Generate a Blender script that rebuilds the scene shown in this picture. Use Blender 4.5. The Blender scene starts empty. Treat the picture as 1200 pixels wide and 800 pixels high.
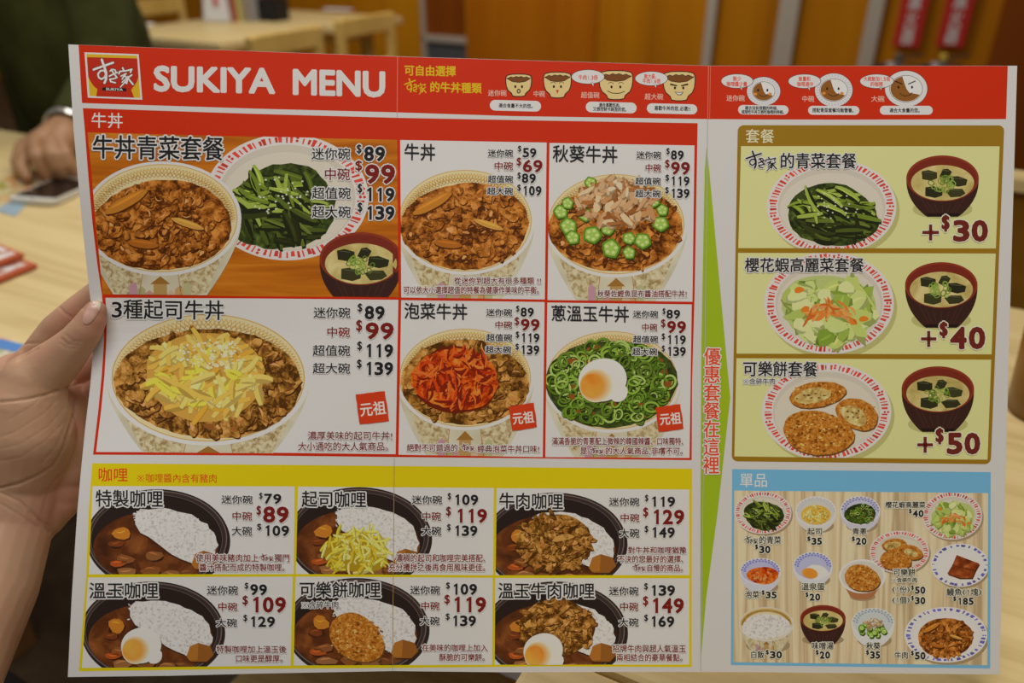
import bpy, bmesh, math, random
import numpy as np
from mathutils import Vector, Matrix
from mathutils.geometry import tessellate_polygon
from mathutils.bvhtree import BVHTree

# ------------------------------------------------------------------ camera, light, exposure
SC = bpy.context.scene
COL = SC.collection
F = 933.0                       # focal length in pixels of the 1200x800 frame
PITCH = math.radians(28.0)
CS, SN = math.cos(PITCH), math.sin(PITCH)
CAM = Vector((0, 0, 1.15))
TABLE = 0.72
cd = bpy.data.cameras.new('camera')
cam = bpy.data.objects.new('camera', cd)
COL.objects.link(cam)
cam.location = CAM
cam.rotation_euler = (math.pi / 2 - PITCH, 0, 0)
cd.sensor_width = 36.0
cd.lens = 36.0 * F / 1200.0
cd.clip_start = 0.02
cd.dof.use_dof = True
cd.dof.focus_distance = 0.492
cd.dof.aperture_fstop = 4.6
SC.camera = cam

W = bpy.data.worlds.new('room_light')
SC.world = W
W.use_nodes = True
W.node_tree.nodes['Background'].inputs[0].default_value = (1.0, 0.95, 0.89, 1)
W.node_tree.nodes['Background'].inputs[1].default_value = 0.17


def area(name, loc, size, power, color=(1, .945, .875), target=None):
    l = bpy.data.lights.new(name, 'AREA')
    l.shape = 'RECTANGLE'
    l.size, l.size_y = size
    l.energy = power
    l.color = color
    o = bpy.data.objects.new(name, l)
    COL.objects.link(o)
    o.location = loc
    if target is not None:
        o.rotation_euler = (Vector(target) - Vector(loc)).to_track_quat('-Z', 'Y').to_euler()
    return o


area('ceiling_lamp_near', (-0.05, 0.02, 2.5), (1.5, .6), 18.5)
area('ceiling_lamp_table', (-0.5, 1.3, 2.6), (1.2, .5), 17)
area('ceiling_lamp_far', (-0.5, 3.1, 2.6), (2.6, .6), 46)
SC.view_settings.view_transform = 'Standard'
SC.view_settings.look = 'None'
SC.view_settings.gamma = 1
SC.view_settings.use_curve_mapping = False
SC.view_settings.exposure = -0.12


# ------------------------------------------------------------------ frame geometry
def ray(x, y):
    """direction of unit depth through a pixel"""
    dx, dy = (x - 600) / F, (400 - y) / F
    return Vector((dx, CS + dy * SN, dy * CS - SN))


def at(x, y, t):
    return CAM + ray(x, y) * t


def onz(x, y, z):
    r = ray(x, y)
    return CAM + r * ((z - CAM.z) / r.z)


E1 = Vector((-.885, .465, 0)).normalized()     # along the tables
E2 = Vector((.465, .885, 0)).normalized()      # across them, away from the camera
YAW = math.atan2(-E1.y, -E1.x)                 # x axis along -E1, y axis along E2
ORG = Vector((.063, .353, 0))                  # on the joint between the two near tables


def tb(s, e, z=0.0):
    return ORG + E1 * s + E2 * e + Vector((0, 0, z))


# ------------------------------------------------------------------ materials
def lin(c):
    return tuple(((v / 255) / 12.92 if v / 255 <= .04045 else ((v / 255 + .055) / 1.055) ** 2.4) for v in c)


PAPER = lin((180, 173, 166))


def ink(c):
    """albedo of a printed colour, read against the white of the card"""
    return tuple(min(.92, .8 * a / b) for a, b in zip(lin(c), PAPER))


MATS = {}


def mat(name, color=None, rough=.5, metal=0.0, build=None, spec=.4, bump=None):
    if name in MATS:
        return MATS[name]
    m = bpy.data.materials.new(name)
    m.use_nodes = True
    nt = m.node_tree
    b = nt.nodes['Principled BSDF']
    b.inputs['Roughness'].default_value = rough
    b.inputs['Metallic'].default_value = metal
    b.inputs['Specular IOR Level'].default_value = spec
    if color is not None:
        b.inputs['Base Color'].default_value = (*color, 1)
        m.diffuse_color = (*color, 1)
    if build:
        build(nt, b)
    MATS[name] = m
    return m


def N(nt, kind, **kw):
    n = nt.nodes.new(kind)
    for k, v in kw.items():
        if k in n.inputs:
            n.inputs[k].default_value = v
        else:
            setattr(n, k, v)
    return n


def ramp(nt, fac, stops):
    r = nt.nodes.new('ShaderNodeValToRGB')
    el = r.color_ramp.elements
    while len(el) < len(stops):
        el.new(.5)
    for e, (p, c) in zip(el, stops):
        e.position = p
        e.color = (*c, 1)
    nt.links.new(fac, r.inputs[0])
    return r.outputs[0]


def coords(nt, uv, scale=(1, 1, 1), rot=0.0):
    tc = nt.nodes.new('ShaderNodeTexCoord')
    mp = nt.nodes.new('ShaderNodeMapping')
    mp.inputs['Scale'].default_value = scale
    mp.inputs['Rotation'].default_value = (0, 0, rot)
    nt.links.new(tc.outputs['UV' if uv else 'Object'], mp.inputs[0])
    return mp.outputs[0]


def noise_mat(name, stops, scale=1.0, detail=4, dist=0.0, stretch=(1, 1, 1), uv=True, rough=.5, spec=.4, bump=0.0, rot=0.0, contrast=.5):
    def build(nt, b):
        if uv:                                   # ink on card
            b.inputs['Specular IOR Level'].default_value = .15
            b.inputs['Roughness'].default_value = .55
        n = N(nt, 'ShaderNodeTexNoise', Scale=scale, Detail=detail, Roughness=contrast, Distortion=dist)
        nt.links.new(coords(nt, uv, stretch, rot), n.inputs['Vector'])
        nt.links.new(ramp(nt, n.outputs['Fac'], stops), b.inputs['Base Color'])
        if bump:
            bp = N(nt, 'ShaderNodeBump', Strength=bump, Distance=.002)
            nt.links.new(n.outputs['Fac'], bp.inputs['Height'])
            nt.links.new(bp.outputs[0], b.inputs['Normal'])
    return mat(name, stops[len(stops) // 2][1], rough, 0, build, spec)


def chunk_mat(name, dark, mid, light, scale, fine=3.0):
    """printed picture of chunky food: cells with dark gaps and mottled tops"""
    def build(nt, b):
        b.inputs['Specular IOR Level'].default_value = .15
        v = coords(nt, True)
        w = N(nt, 'ShaderNodeTexNoise', Scale=scale * .9, Detail=3)
        nt.links.new(v, w.inputs['Vector'])
        add = N(nt, 'ShaderNodeMixRGB', blend_type='ADD', Fac=.55)
        nt.links.new(v, add.inputs[1])
        nt.links.new(w.outputs['Color'], add.inputs[2])
        vo = N(nt, 'ShaderNodeTexVoronoi', feature='F1', Scale=scale)
        nt.links.new(add.outputs[0], vo.inputs['Vector'])
        n2 = N(nt, 'ShaderNodeTexNoise', Scale=scale * fine, Detail=5, Roughness=.62, Distortion=.9)
        nt.links.new(v, n2.inputs['Vector'])
        inv = N(nt, 'ShaderNodeMath', operation='MULTIPLY_ADD')
        nt.links.new(vo.outputs['Distance'], inv.inputs[0])
        inv.inputs[1].default_value = -.62
        nt.links.new(n2.outputs['Fac'], inv.inputs[2])
        nt.links.new(ramp(nt, inv.outputs[0], [(0.0, dark), (.11, tuple(a * .5 + c * .5 for a, c in zip(dark, mid))), (.20, mid), (.42, light)]), b.inputs['Base Color'])
    return mat(name, mid, .5, 0, build)


def P(r, g, b):
    """plain printed ink"""
    return mat('ink_%d_%d_%d' % (r, g, b), ink((r, g, b)), .55, spec=.18)


BLACK = P(28, 26, 27)
WHITE = P(186, 179, 172)
DRED = P(104, 22, 16)
RED = P(173, 36, 6)
RED2 = P(186, 46, 14)

PF = {}


def foods():
    PF['beef'] = chunk_mat('print_beef', ink((72, 32, 4)), ink((148, 82, 22)), ink((190, 122, 52)), .62)
    PF['beef2'] = chunk_mat('print_beef_dark', ink((68, 38, 6)), ink((138, 90, 30)), ink((188, 134, 68)), .6)
    PF['kimchi'] = chunk_mat('print_kimchi', ink((130, 28, 0)), ink((186, 70, 8)), ink((216, 118, 40)), .6)
    PF['curry'] = noise_mat('print_curry', [(.3, ink((44, 22, 10))), (.52, ink((86, 42, 16))), (.72, ink((126, 70, 30)))], .35, 4, .6)
    PF['crumb'] = noise_mat('print_crumb', [(.3, ink((104, 52, 8))), (.5, ink((164, 96, 26))), (.72, ink((206, 146, 70)))], 2.2, 5, .8, contrast=.7)
    PF['potato'] = noise_mat('print_potato', [(.3, ink((130, 92, 34))), (.5, ink((176, 146, 82))), (.7, ink((204, 184, 130)))], 1.4, 4, .5)
    PF['rice'] = noise_mat('print_rice', [(.32, ink((164, 156, 148))), (.5, ink((190, 182, 174))), (.7, ink((206, 200, 194)))], 2.6, 3, .4)
    PF['darkleaf'] = noise_mat('print_dark_leaf', [(.3, ink((22, 26, 6))), (.55, ink((52, 62, 20))), (.75, ink((92, 104, 40)))], .9, 4, .8)
    PF['orangewood'] = noise_mat('print_orange_wood', [(.3, ink((140, 70, 6))), (.5, ink((166, 90, 14))), (.7, ink((182, 108, 28)))], .5, 5, .3, (.12, 1.6, 1))
    PF['palewood'] = noise_mat('print_pale_wood', [(.36, ink((158, 134, 100))), (.5, ink((184, 162, 126))), (.62, ink((196, 176, 142)))], .55, 3, 1.2, (1.6, .05, 1))
    PF['egg'] = noise_mat('print_soft_egg', [(.3, ink((200, 190, 172))), (.7, ink((220, 214, 204)))], .5, 2)
    PF['yolk'] = noise_mat('print_yolk', [(.3, ink((196, 110, 30))), (.7, ink((222, 148, 60)))], .35, 2)
    PF['miso'] = noise_mat('print_miso', [(.3, ink((150, 128, 66))), (.5, ink((172, 152, 92))), (.7, ink((190, 172, 116)))], .5, 3, .4)
    PF['eel'] = noise_mat('print_eel', [(.3, ink((78, 26, 6))), (.55, ink((128, 56, 20))), (.75, ink((168, 92, 44)))], .7, 4, .5, (1, 2, 1))
    PF['cream'] = noise_mat('print_bowl_glaze', [(.3, ink((168, 156, 130))), (.7, ink((184, 174, 148)))], .3, 2)
    PF['scene'] = noise_mat('print_bowl_scenery', [(.35, ink((136, 110, 68))), (.5, ink((172, 154, 116))), (.65, ink((186, 172, 138)))], 1.8, 4, .6)


foods()

# ------------------------------------------------------------------ naming
def tag(o, label=None, cat=None, group=None, kind=None):
    for k, v in (('label', label), ('category', cat), ('group', group), ('kind', kind)):
        if v:
            o[k] = v
    return o


def thing(name, label, cat, loc, rz=0.0, group=None):
    o = bpy.data.objects.new(name, None)
    o.empty_display_size = .02
    COL.objects.link(o)
    o.location = loc
    o.rotation_euler = (0, 0, rz)
    return tag(o, label, cat, group)


def link(name, me, mats, parent=None, loc=None, rz=0.0):
    o = bpy.data.objects.new(name, me)
    for m in (mats if isinstance(mats, (list, tuple)) else [mats]):
        me.materials.append(m)
    COL.objects.link(o)
    if parent:
        o.parent = parent
    if loc is not None:
        o.location = loc
        o.rotation_euler = (0, 0, rz)
    return o


def clone(root, loc, rz, label, parent=None):
    r = root.copy()
    COL.objects.link(r)
    r.location, r.rotation_euler = loc, (0, 0, rz)
    r['label'] = label
    for ch in list(root.children):
        c = ch.copy()
        COL.objects.link(c)
        c.parent = r
        for g in list(ch.children):
            d = g.copy()
            COL.objects.link(d)
            d.parent = c
    return r


# ------------------------------------------------------------------ solid helpers
def box_bm(boxes, bevel=.004):
    """boxes: (center, size[, rotation matrix])"""
    bm = bmesh.new()
    for b in boxes:
        c, s = b[0], b[1]
        M = Matrix.Translation(c)
        if len(b) > 2:
            M = M @ b[2]
        r = bmesh.ops.create_cube(bm, size=1, matrix=M @ Matrix.Diagonal((*s, 1)))
        if bevel:
            vs = set(r['verts'])
            es = [e for e in bm.edges if e.verts[0] in vs and e.verts[1] in vs]
            bmesh.ops.bevel(bm, geom=es, offset=min(bevel, min(s) * .3), segments=2, affect='EDGES', profile=.6)
    return bm


def bm_mesh(bm, name, smooth=False):
    bmesh.ops.recalc_face_normals(bm, faces=bm.faces[:])
    me = bpy.data.meshes.new(name)
    bm.to_mesh(me)
    bm.free()
    if smooth:
        for p in me.polygons:
            p.use_smooth = True
    return me


def boxes(name, bx, m, parent=None, bevel=.004, loc=None, rz=0.0):
    return link(name, bm_mesh(box_bm(bx, bevel), name), m, parent, loc, rz)


def lathe(name, prof, m, parent=None, loc=None, seg=40, smooth=True):
    bm = bmesh.new()
    rings = []
    for r, z in prof:
        rings.append([bm.verts.new((max(r, 1e-4) * math.cos(2 * math.pi * i / seg), max(r, 1e-4) * math.sin(2 * math.pi * i / seg), z)) for i in range(seg)])
    for a, b in zip(rings, rings[1:]):
        for i in range(seg):
            bm.faces.new((a[i], a[(i + 1) % seg], b[(i + 1) % seg], b[i]))
    bm.faces.new(rings[0][::-1])
    bm.faces.new(rings[-1])
    return link(name, bm_mesh(bm, name, smooth), m, parent, loc)


def slab(name, pts, z0, z1, m, parent=None, bevel=.0):
    """prism over a ground polygon (world xy points)"""
    bm = bmesh.new()
    a = [bm.verts.new((p[0], p[1], z0)) for p in pts]
    b = [bm.verts.new((p[0], p[1], z1)) for p in pts]
    n = len(pts)
    bm.faces.new(a[::-1])
    bm.faces.new(b)
    for i in range(n):
        bm.faces.new((a[i], a[(i + 1) % n], b[(i + 1) % n], b[i]))
    if bevel:
        bmesh.ops.bevel(bm, geom=bm.edges[:], offset=bevel, segments=2, affect='EDGES')
    return link(name, bm_mesh(bm, name), m, parent)


def rounded(c, u, v, lu, lv, r, n=5):
    """rounded rectangle on the ground, centre c, unit axes u, v"""
    out = []
    for sx, sy, a0 in ((1, 1, 0), (-1, 1, 90), (-1, -1, 180), (1, -1, 270)):
        for k in range(n + 1):
            a = math.radians(a0 + 90 * k / n)
            out.append(c + u * (sx * (lu / 2 - r) + r * math.cos(a)) + v * (sy * (lv / 2 - r) + r * math.sin(a)))
    return out


def flesh(chains, voxel, smooth=6, push=None):
    """one continuous surface grown over chains of (point, radius)"""
    bm = bmesh.new()
    for ch in chains:
        for i, (p, r) in enumerate(ch):
            bmesh.ops.create_icosphere(bm, subdivisions=3, radius=r, matrix=Matrix.Translation(p))
            if i:
                q, rq = ch[i - 1]
                d = p - q
                L = d.length
                if L < 1e-6:
                    continue
                M = Matrix.Translation((p + q) / 2) @ d.to_track_quat('Z', 'Y').to_matrix().to_4x4()
                bmesh.ops.create_cone(bm, cap_ends=True, segments=24, radius1=rq, radius2=r, depth=L, matrix=M)
    me = bpy.data.meshes.new('flesh')
    bm.to_mesh(me)
    bm.free()
    o = bpy.data.objects.new('flesh', me)
    COL.objects.link(o)
    m = o.modifiers.new('r', 'REMESH')
    m.mode = 'VOXEL'
    m.voxel_size = voxel
    s = o.modifiers.new('s', 'SMOOTH')
    s.factor = .5
    s.iterations = smooth
    dg = bpy.context.evaluated_depsgraph_get()
    dg.update()
    out = bpy.data.meshes.new_from_object(o.evaluated_get(dg))
    bpy.data.objects.remove(o)
    bpy.data.meshes.remove(me)
    for p in out.polygons:
        p.use_smooth = True
    return out


def grooves(me, lines, depth, width):
    """press creases into a surface along lines given as pixels of the frame"""
    n = len(me.vertices)
    co = np.empty(n * 3); me.vertices.foreach_get('co', co); co = co.reshape(-1, 3)
    no = np.empty(n * 3); me.vertices.foreach_get('normal', no); no = no.reshape(-1, 3)
    rel = co - np.array(CAM)
    fwd, up = np.array((0, CS, -SN)), np.array((0, SN, CS))
    d = rel @ fwd
    px = np.stack((600 + F * rel[:, 0] / d, 400 - F * (rel @ up) / d), 1)
    front = (no * rel).sum(1) < 0
    for pts, dep, wid in lines:
        best = np.full(n, 1e9)
        for a, b in zip(pts, pts[1:]):
            a, b = np.array(a, float), np.array(b, float)
            ab = b - a
            u = np.clip(((px - a) @ ab) / (ab @ ab), 0, 1)
            best = np.minimum(best, np.linalg.norm(px - (a + u[:, None] * ab), axis=1))
        k = np.exp(-(best / wid) ** 2) * dep * front
        co -= no * k[:, None]
    me.vertices.foreach_set('co', co.ravel())
    me.update()


# ------------------------------------------------------------------ room
WOOD_PALE = noise_mat('pale_table_wood', [(.30, (.55, .41, .175)), (.5, (.66, .51, .235)), (.72, (.72, .575, .29))], 3.0, 6, .6, (1.2, 16, 16), uv=False, rough=.42, spec=.4)
WOOD_CHAIR = noise_mat('pale_chair_wood', [(.3, (.56, .36, .085)), (.7, (.68, .46, .13))], 4.0, 4, .4, (4, 4, .8), uv=False, rough=.5)
WOOD_WALL = noise_mat('orange_wall_wood', [(.28, (.30, .098, .001)), (.5, (.42, .15, .001)), (.75, (.52, .20, .003))], 1.1, 5, .5, (5, 5, .35), uv=False, rough=.6, spec=.12)
WOOD_DARK = noise_mat('brown_wall_wood', [(.3, (.17, .038, .002)), (.7, (.26, .062, .003))], 1.3, 5, .5, (5, 5, .3), uv=False, rough=.6, spec=.12)
METAL = mat('brushed_aluminium', (.48, .42, .34), .5, .3)
DARKGREY = mat('dark_grey_panel', (.075, .075, .085), .5)
FLOOR = noise_mat('brown_stone_floor', [(.3, (.045, .028, .014)), (.5, (.085, .055, .030)), (.72, (.14, .105, .065))], 5.0, 7, .8, (1, 1, 1), uv=False, rough=.4, contrast=.65)
LEGWOOD = noise_mat('brown_leg_wood', [(.3, (.24, .11, .035)), (.7, (.33, .17, .06))], 3, 4, .3, (8, 8, 1), uv=False)
BLACKV = mat('black_vinyl', (.010, .010, .011), .55)

tag(slab('floor', [(-7, -1.2), (5, -1.2), (5, 9.5), (-7, 9.5)], -.05, 0, FLOOR), kind='structure')
WP = onz(1060, 40, .715)                    # a point of the panelled wall


def wl(s, off=0.0, z=0.0):
    return Vector((WP.x, WP.y, 0)) + E1 * s - E2 * off + Vector((0, 0, z))


def wall_s(px, py=40):
    """position along the wall seen at a pixel column"""
    r = ray(px, py)
    # (CAM + r t - WP).E2 = 0
    w = Vector((WP.x, WP.y, 0)) - Vector((CAM.x, CAM.y, 0))
    t = (w.x * E2.x + w.y * E2.y) / (r.x * E2.x + r.y * E2.y)
    p = CAM + r * t
    return (p - WP).dot(E1), p.z


def wall_piece(name, s0, s1, z0, z1, off, thick, m, parent=None, kind='structure'):
    c = wl((s0 + s1) / 2, off - thick / 2, (z0 + z1) / 2)
    o = boxes(name, [((0, 0, 0), (abs(s1 - s0), thick, z1 - z0))], m, parent, .003, c, YAW)
    if kind and not parent:
        tag(o, kind=kind)
    return o


sd0, _ = wall_s(494)
sd1, _ = wall_s(546)
s830, _ = wall_s(832)
s920, _ = wall_s(921)
s1022, _ = wall_s(1021)
s1165, _ = wall_s(1166)
wall_piece('wall_back', s830, sd1, 0, 2.7, 0, .06, WOOD_WALL)
wall_piece('wall_back_left', sd0, sd0 + 6.5, 0, 2.7, 0, .06, WOOD_WALL)
wall_piece('wall_back_right', s1165 - .02, s830, 0, 2.7, -.01, .06, WOOD_WALL)
wall_piece('wall_right', s1165 - 2.2, s1165, 0, 2.7, .10, .2, WOOD_DARK)
# darker boards between the doorway and the first strip, as in a panelled wall
sa, _ = wall_s(700)
wall_piece('trim_1', sa, sd1 - .02, 0, 2.7, .012, .012, noise_mat('red_brown_wall_wood', [(.28, (.28, .072, .001)), (.5, (.40, .115, .001)), (.75, (.48, .16, .003))], 1.1, 5, .5, (5, 5, .35), uv=False, rough=.6, spec=.12))
sb, _ = wall_s(455)
wall_piece('trim_2', sd0 - .0, sb, 0, 2.7, .02, .02, noise_mat('golden_wall_wood', [(.3, (.42, .16, .002)), (.7, (.54, .22, .004))], 1.1, 5, .5, (5, 5, .35), uv=False, rough=.6, spec=.12))
# metal strips standing over the panel joints
for i, (s, w) in enumerate(((s830, .044), (s920, .085), (s1022, .062))):
    wall_piece('trim_%d' % (i + 3), s - w / 2, s + w / 2, 0, 2.7, .022, .022, METAL)
zr = CAM.z + (wl(sd0).y / (CS + .388 * SN)) * (.388 * CS - SN)
door = thing('door_1', None, None, wl((sd0 + sd1) / 2), YAW)
tag(door, kind='structure')
dw = abs(sd0 - sd1)
zk = wall_s(520, 46)[1]
boxes('door_panel', [((0, .03, (2.1 + zk) / 2), (dw, .03, 2.1 - zk))], WOOD_DARK, door)
boxes('kick_panel', [((0, .03, zk / 2), (dw, .03, zk))], DARKGREY, door)
boxes('door_rail', [((0, .01, zk), (dw, .03, .035))], METAL, door)
boxes('door_stile', [((-dw / 2 + .012, .01, 1.05), (.024, .03, 2.1))], METAL, door)
boxes('transom', [((0, .02, 2.4), (dw, .05, .6))], WOOD_WALL, door)


def table(name, label, s0, s1, e0, e1, org=None, legs=((0, 0), (1, 0), (0, 1), (1, 1)), group=None, inset=.1, legm=None):
    org = org or ORG
    L, D = abs(s1 - s0), abs(e1 - e0)
    c = org + E1 * (s0 + s1) / 2 + E2 * (e0 + e1) / 2
    t = thing(name, label, 'table', (c.x, c.y, 0), YAW, group)
    boxes('table_top', [((0, 0, TABLE - .016), (L, D, .032))], WOOD_PALE, t, .005)
    boxes('apron', [((0, D / 2 - .1, TABLE - .062), (L - .24, .02, .06)), ((0, -D / 2 + .1, TABLE - .062), (L - .24, .02, .06)),
                    ((-L / 2 + .12, 0, TABLE - .062), (.02, D - .2, .06)), ((L / 2 - .12, 0, TABLE - .062), (.02, D - .2, .06))], legm or WOOD_CHAIR, t, .002)
    for i, j in legs:
        boxes('leg', [(((-1 + 2 * i) * (L / 2 - inset - .03), (-1 + 2 * j) * (D / 2 - inset - .03), (TABLE - .034) / 2), (.05, .05, TABLE - .034))], legm or WOOD_CHAIR, t, .003)
    return t


table('dining_table', 'long pale wooden table with the phone, the cup and the red packets on it', -.55, 1.27, .002, .748, legm=LEGWOOD, inset=.10)
table('dining_table', 'pale wooden table joined on behind it, where the resting fist and bright flyer lie', 1.274, 2.5, .002, .748, legm=LEGWOOD)
table('dining_table', 'pale wooden table at the bottom edge, seen only as a strip under the menu', -1.0, .052, -.75, -.002, legm=LEGWOOD)
A0 = onz(258, 51, TABLE)
A0.z = 0
table('dining_table', 'far pale wooden table nearest the green shirt, its corner pointing to the front', 0, .72, 0, .62, A0)
table('dining_table', 'far pale wooden table carrying the black chopstick box', -.08, .66, .64, 1.12, A0)


def chair(label, c, rz):
    t = thing('wooden_chair', label, 'chair', (c.x, c.y, 0), rz, 'pale wooden chairs')
    # local: back rest in the plane x = .19, the seat reaches towards -x
    boxes('seat', [((0, 0, .42), (.40, .38, .03))], WOOD_CHAIR, t, .008)
    boxes('top_rail', [((.20, 0, .745), (.022, .37, .075))], WOOD_CHAIR, t, .006)
    boxes('back_slat', [((.20, 0, .575), (.018, .33, .04))], WOOD_CHAIR, t, .005)
    for s in (-1, 1):
        boxes('back_post', [((.20, s * .175, .39), (.034, .034, .78))], WOOD_CHAIR, t, .006)
        boxes('leg', [((-.17, s * .165, .205), (.034, .034, .41))], WOOD_CHAIR, t, .005)
        boxes('side_rail', [((.015, s * .165, .385), (.34, .02, .04))], WOOD_CHAIR, t, .003)
    return t


def chair_at(label, px, py, rz=YAW, z=.78):
    p = onz(px, py, z)
    back = Matrix.Rotation(rz, 3, 'Z') @ Vector((.20, 0, 0))
    q = Vector((p.x, p.y, 0)) - back
    return q


q = chair_at('', 334, 37)
ch = chair('pale wooden chair with its back to us at the corner of the far table', q, YAW)
q = chair_at('', 428, 19)
clone(ch, q, YAW, 'pale wooden chair showing a square gap in its back, in front of the orange wall')
q = A0 + E1 * .98 + E2 * .70
clone(ch, q, YAW + math.pi, 'pale wooden chair on the far side of the far tables, beside the wall')
BENCHW = noise_mat('brown_bench_wood', [(.3, (.20, .085, .006)), (.7, (.30, .14, .012))], 1.6, 5, .5, (1, 6, 6), uv=False, rough=.6, spec=.15)
c = tb(-.36, 1.06)
bench = thing('bench', 'brown wooden bench with a pale cap, beyond the long table at the right edge', 'bench', (c.x, c.y, 0), YAW)
boxes('seat', [((0, .16, .42), (1.0, .42, .04))], BENCHW, bench)
boxes('back_panel', [((0, -.05, .41), (1.0, .03, .78))], BENCHW, bench)
boxes('top_cap', [((0, -.05, .81), (1.0, .05, .022))], WOOD_PALE, bench)
for s in (-1, 1):
    boxes('leg', [((s * .44, .32, .20), (.05, .05, .40))], BENCHW, bench)
c = tb(.185, -.06)
ws = thing('stool', 'square wooden stool in the shade below the menu, half under the table', 'stool', (c.x, c.y, 0), YAW)
boxes('seat', [((0, 0, .455), (.43, .42, .03))], WOOD_PALE, ws, .008)
for i in (-1, 1):
    for j in (-1, 1):
        boxes('leg', [((i * .18, j * .17, .22), (.035, .035, .44))], WOOD_CHAIR, ws, .004)
# ------------------------------------------------------------------ things on the tables
def bottom(px, py, z=TABLE):
    return onz(px, py, z)


# napkin holder, booklets, chopstick box on the far tables
p = bottom(259, 25)
nh = thing('napkin_holder', 'white tapered napkin holder with a red mark on the far table', 'napkin holder', p, YAW + .45)
bm = bmesh.new()
bmesh.ops.create_cone(bm, cap_ends=True, segments=4, radius1=.088, radius2=.066, depth=.15, matrix=Matrix.Translation((0, 0, .075)) @ Matrix.Rotation(math.pi / 4, 4, 'Z'))
bmesh.ops.bevel(bm, geom=bm.edges[:], offset=.008, segments=3, affect='EDGES')
link('body', bm_mesh(bm, 'body', False), mat('white_plastic', (.62, .62, .62), .35), nh)
boxes('napkin_stack', [((0, 0, .154), (.07, .06, .02))], mat('napkin_white', (.8, .8, .78), .9), nh, .002)
boxes('red_mark', [((.012, -.0635, .10), (.018, .004, .05), Matrix.Rotation(.09, 4, 'X'))], mat('mark_red', (.55, .02, .02), .5), nh, .001)
cols = ((.45, .10, .05), (.55, .50, .18), (.40, .32, .20), (.30, .28, .26))
names = ('red', 'yellow', 'tan', 'grey')
for k in range(4):
    p = bottom(281.5 + 6.0 * k, 25)
    b = boxes('booklet', [((0, 0, .10), (.012, .075, .20))], mat('booklet_' + names[k], cols[k], .5), None, .001, p, YAW)
    tag(b, 'thin %s booklet standing between the napkin holder and the chopstick box' % names[k], 'booklet', 'standing booklets')
p = bottom(322, 24)
cb = thing('chopstick_box', 'black box of dark red chopsticks on the far table', 'chopstick box', p, YAW)
bm = box_bm([((0, 0, .004), (.10, .10, .008)), ((.047, 0, .05), (.006, .10, .10)), ((-.047, 0, .05), (.006, .10, .10)), ((0, .047, .05), (.10, .006, .10)), ((0, -.047, .05), (.10, .006, .10))], .002)
link('box', bm_mesh(bm, 'box'), BLACKV, cb)
random.seed(4)
for k in range(16):
    x, y = -.03 + .02 * (k % 4), -.03 + .02 * (k // 4)
    c = bpy.data.meshes.new('chopstick')
    bm = bmesh.new()
    bmesh.ops.create_cone(bm, cap_ends=True, segments=8, radius1=.0035, radius2=.0042, depth=.21, matrix=Matrix.Translation((x, y, .117 + random.uniform(0, .012))) @ Matrix.Rotation(-y * 2.2 + random.uniform(-.02, .02), 4, 'X') @ Matrix.Rotation(x * 2.2 + random.uniform(-.02, .02), 4, 'Y'))
    o = link('chopstick', bm_mesh(bm, 'chopstick', True), mat('lacquer_red', (.16, .022, .018), .3), None, p, YAW)
    tag(o, 'dark red lacquered chopstick standing in the black box', 'chopstick', 'chopsticks in the black box')
for (x0, y0, w, d, rz, lab) in ((165, 30, .10, .07, .3, 'small white napkin lying on the far table by the green shirt'), (396, 12, .16, .05, .1, 'white paper slip lying on the table behind the chairs')):
    p = bottom(x0, y0)
    o = boxes('paper_napkin', [((0, 0, .004), (w, d, .007))], mat('napkin_white', (.8, .8, .78), .9), None, .002, p, YAW + rz)
    tag(o, lab, 'napkin')

# fire extinguishers and their hanging signs
REDSIGN = mat('sign_red', (.46, .018, .010), .45)
SIGNW = mat('sign_white', (.72, .70, .68), .5)


# ------------------------------------------------------------------ lettering
_G = {}


def glyph(s):
    """outline of a text: triangles and boundary edges at size 1"""
    if s in _G:
        return _G[s]
    cu = bpy.data.curves.new('glyph', 'FONT')
    cu.body = s
    cu.resolution_u = 3
    o = bpy.data.objects.new('glyph', cu)
    COL.objects.link(o)
    dg = bpy.context.evaluated_depsgraph_get()
    dg.update()
    e = o.evaluated_get(dg)
    me = e.to_mesh()
    vs = [(v.co.x, v.co.y) for v in me.vertices]
    fs = [tuple(p.vertices) for p in me.polygons]
    cnt = {}
    for f in fs:
        for a, b in zip(f, f[1:] + f[:1]):
            k = (min(a, b), max(a, b))
            cnt[k] = cnt.get(k, 0) + 1
    ed = [k for k, c in cnt.items() if c == 1]
    e.to_mesh_clear()
    bpy.data.objects.remove(o)
    bpy.data.curves.remove(cu)
    xs = [v[0] for v in vs] or [0]
    ys = [v[1] for v in vs] or [0]
    _G[s] = (vs, fs, ed, (min(xs), max(xs), min(ys), max(ys)))
    return _G[s]


_b1, _b2 = glyph('國')[3], glyph('國國')[3]
EM = _b2[1] - _b1[1]                       # advance of one full-width character
GY0, GY1 = _b1[2], _b1[3]
ONE = [(.68, 0), (.68, 1), (.47, 1), (.12, .83), (.20, .67), (.37, .77), (.37, 0)]


# ------------------------------------------------------------------ the card's surface, traced through the frame
K = .938
CR1 = ((466, 66), (460, 786))              # the two folds
CR2 = ((830, 77), (821, 787))


def _plane(pts):
    A = np.array([(1, x, y) for x, y, _ in pts], float)
    return np.linalg.solve(A, np.array([1 / (t * K) for _, _, t in pts]))


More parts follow.
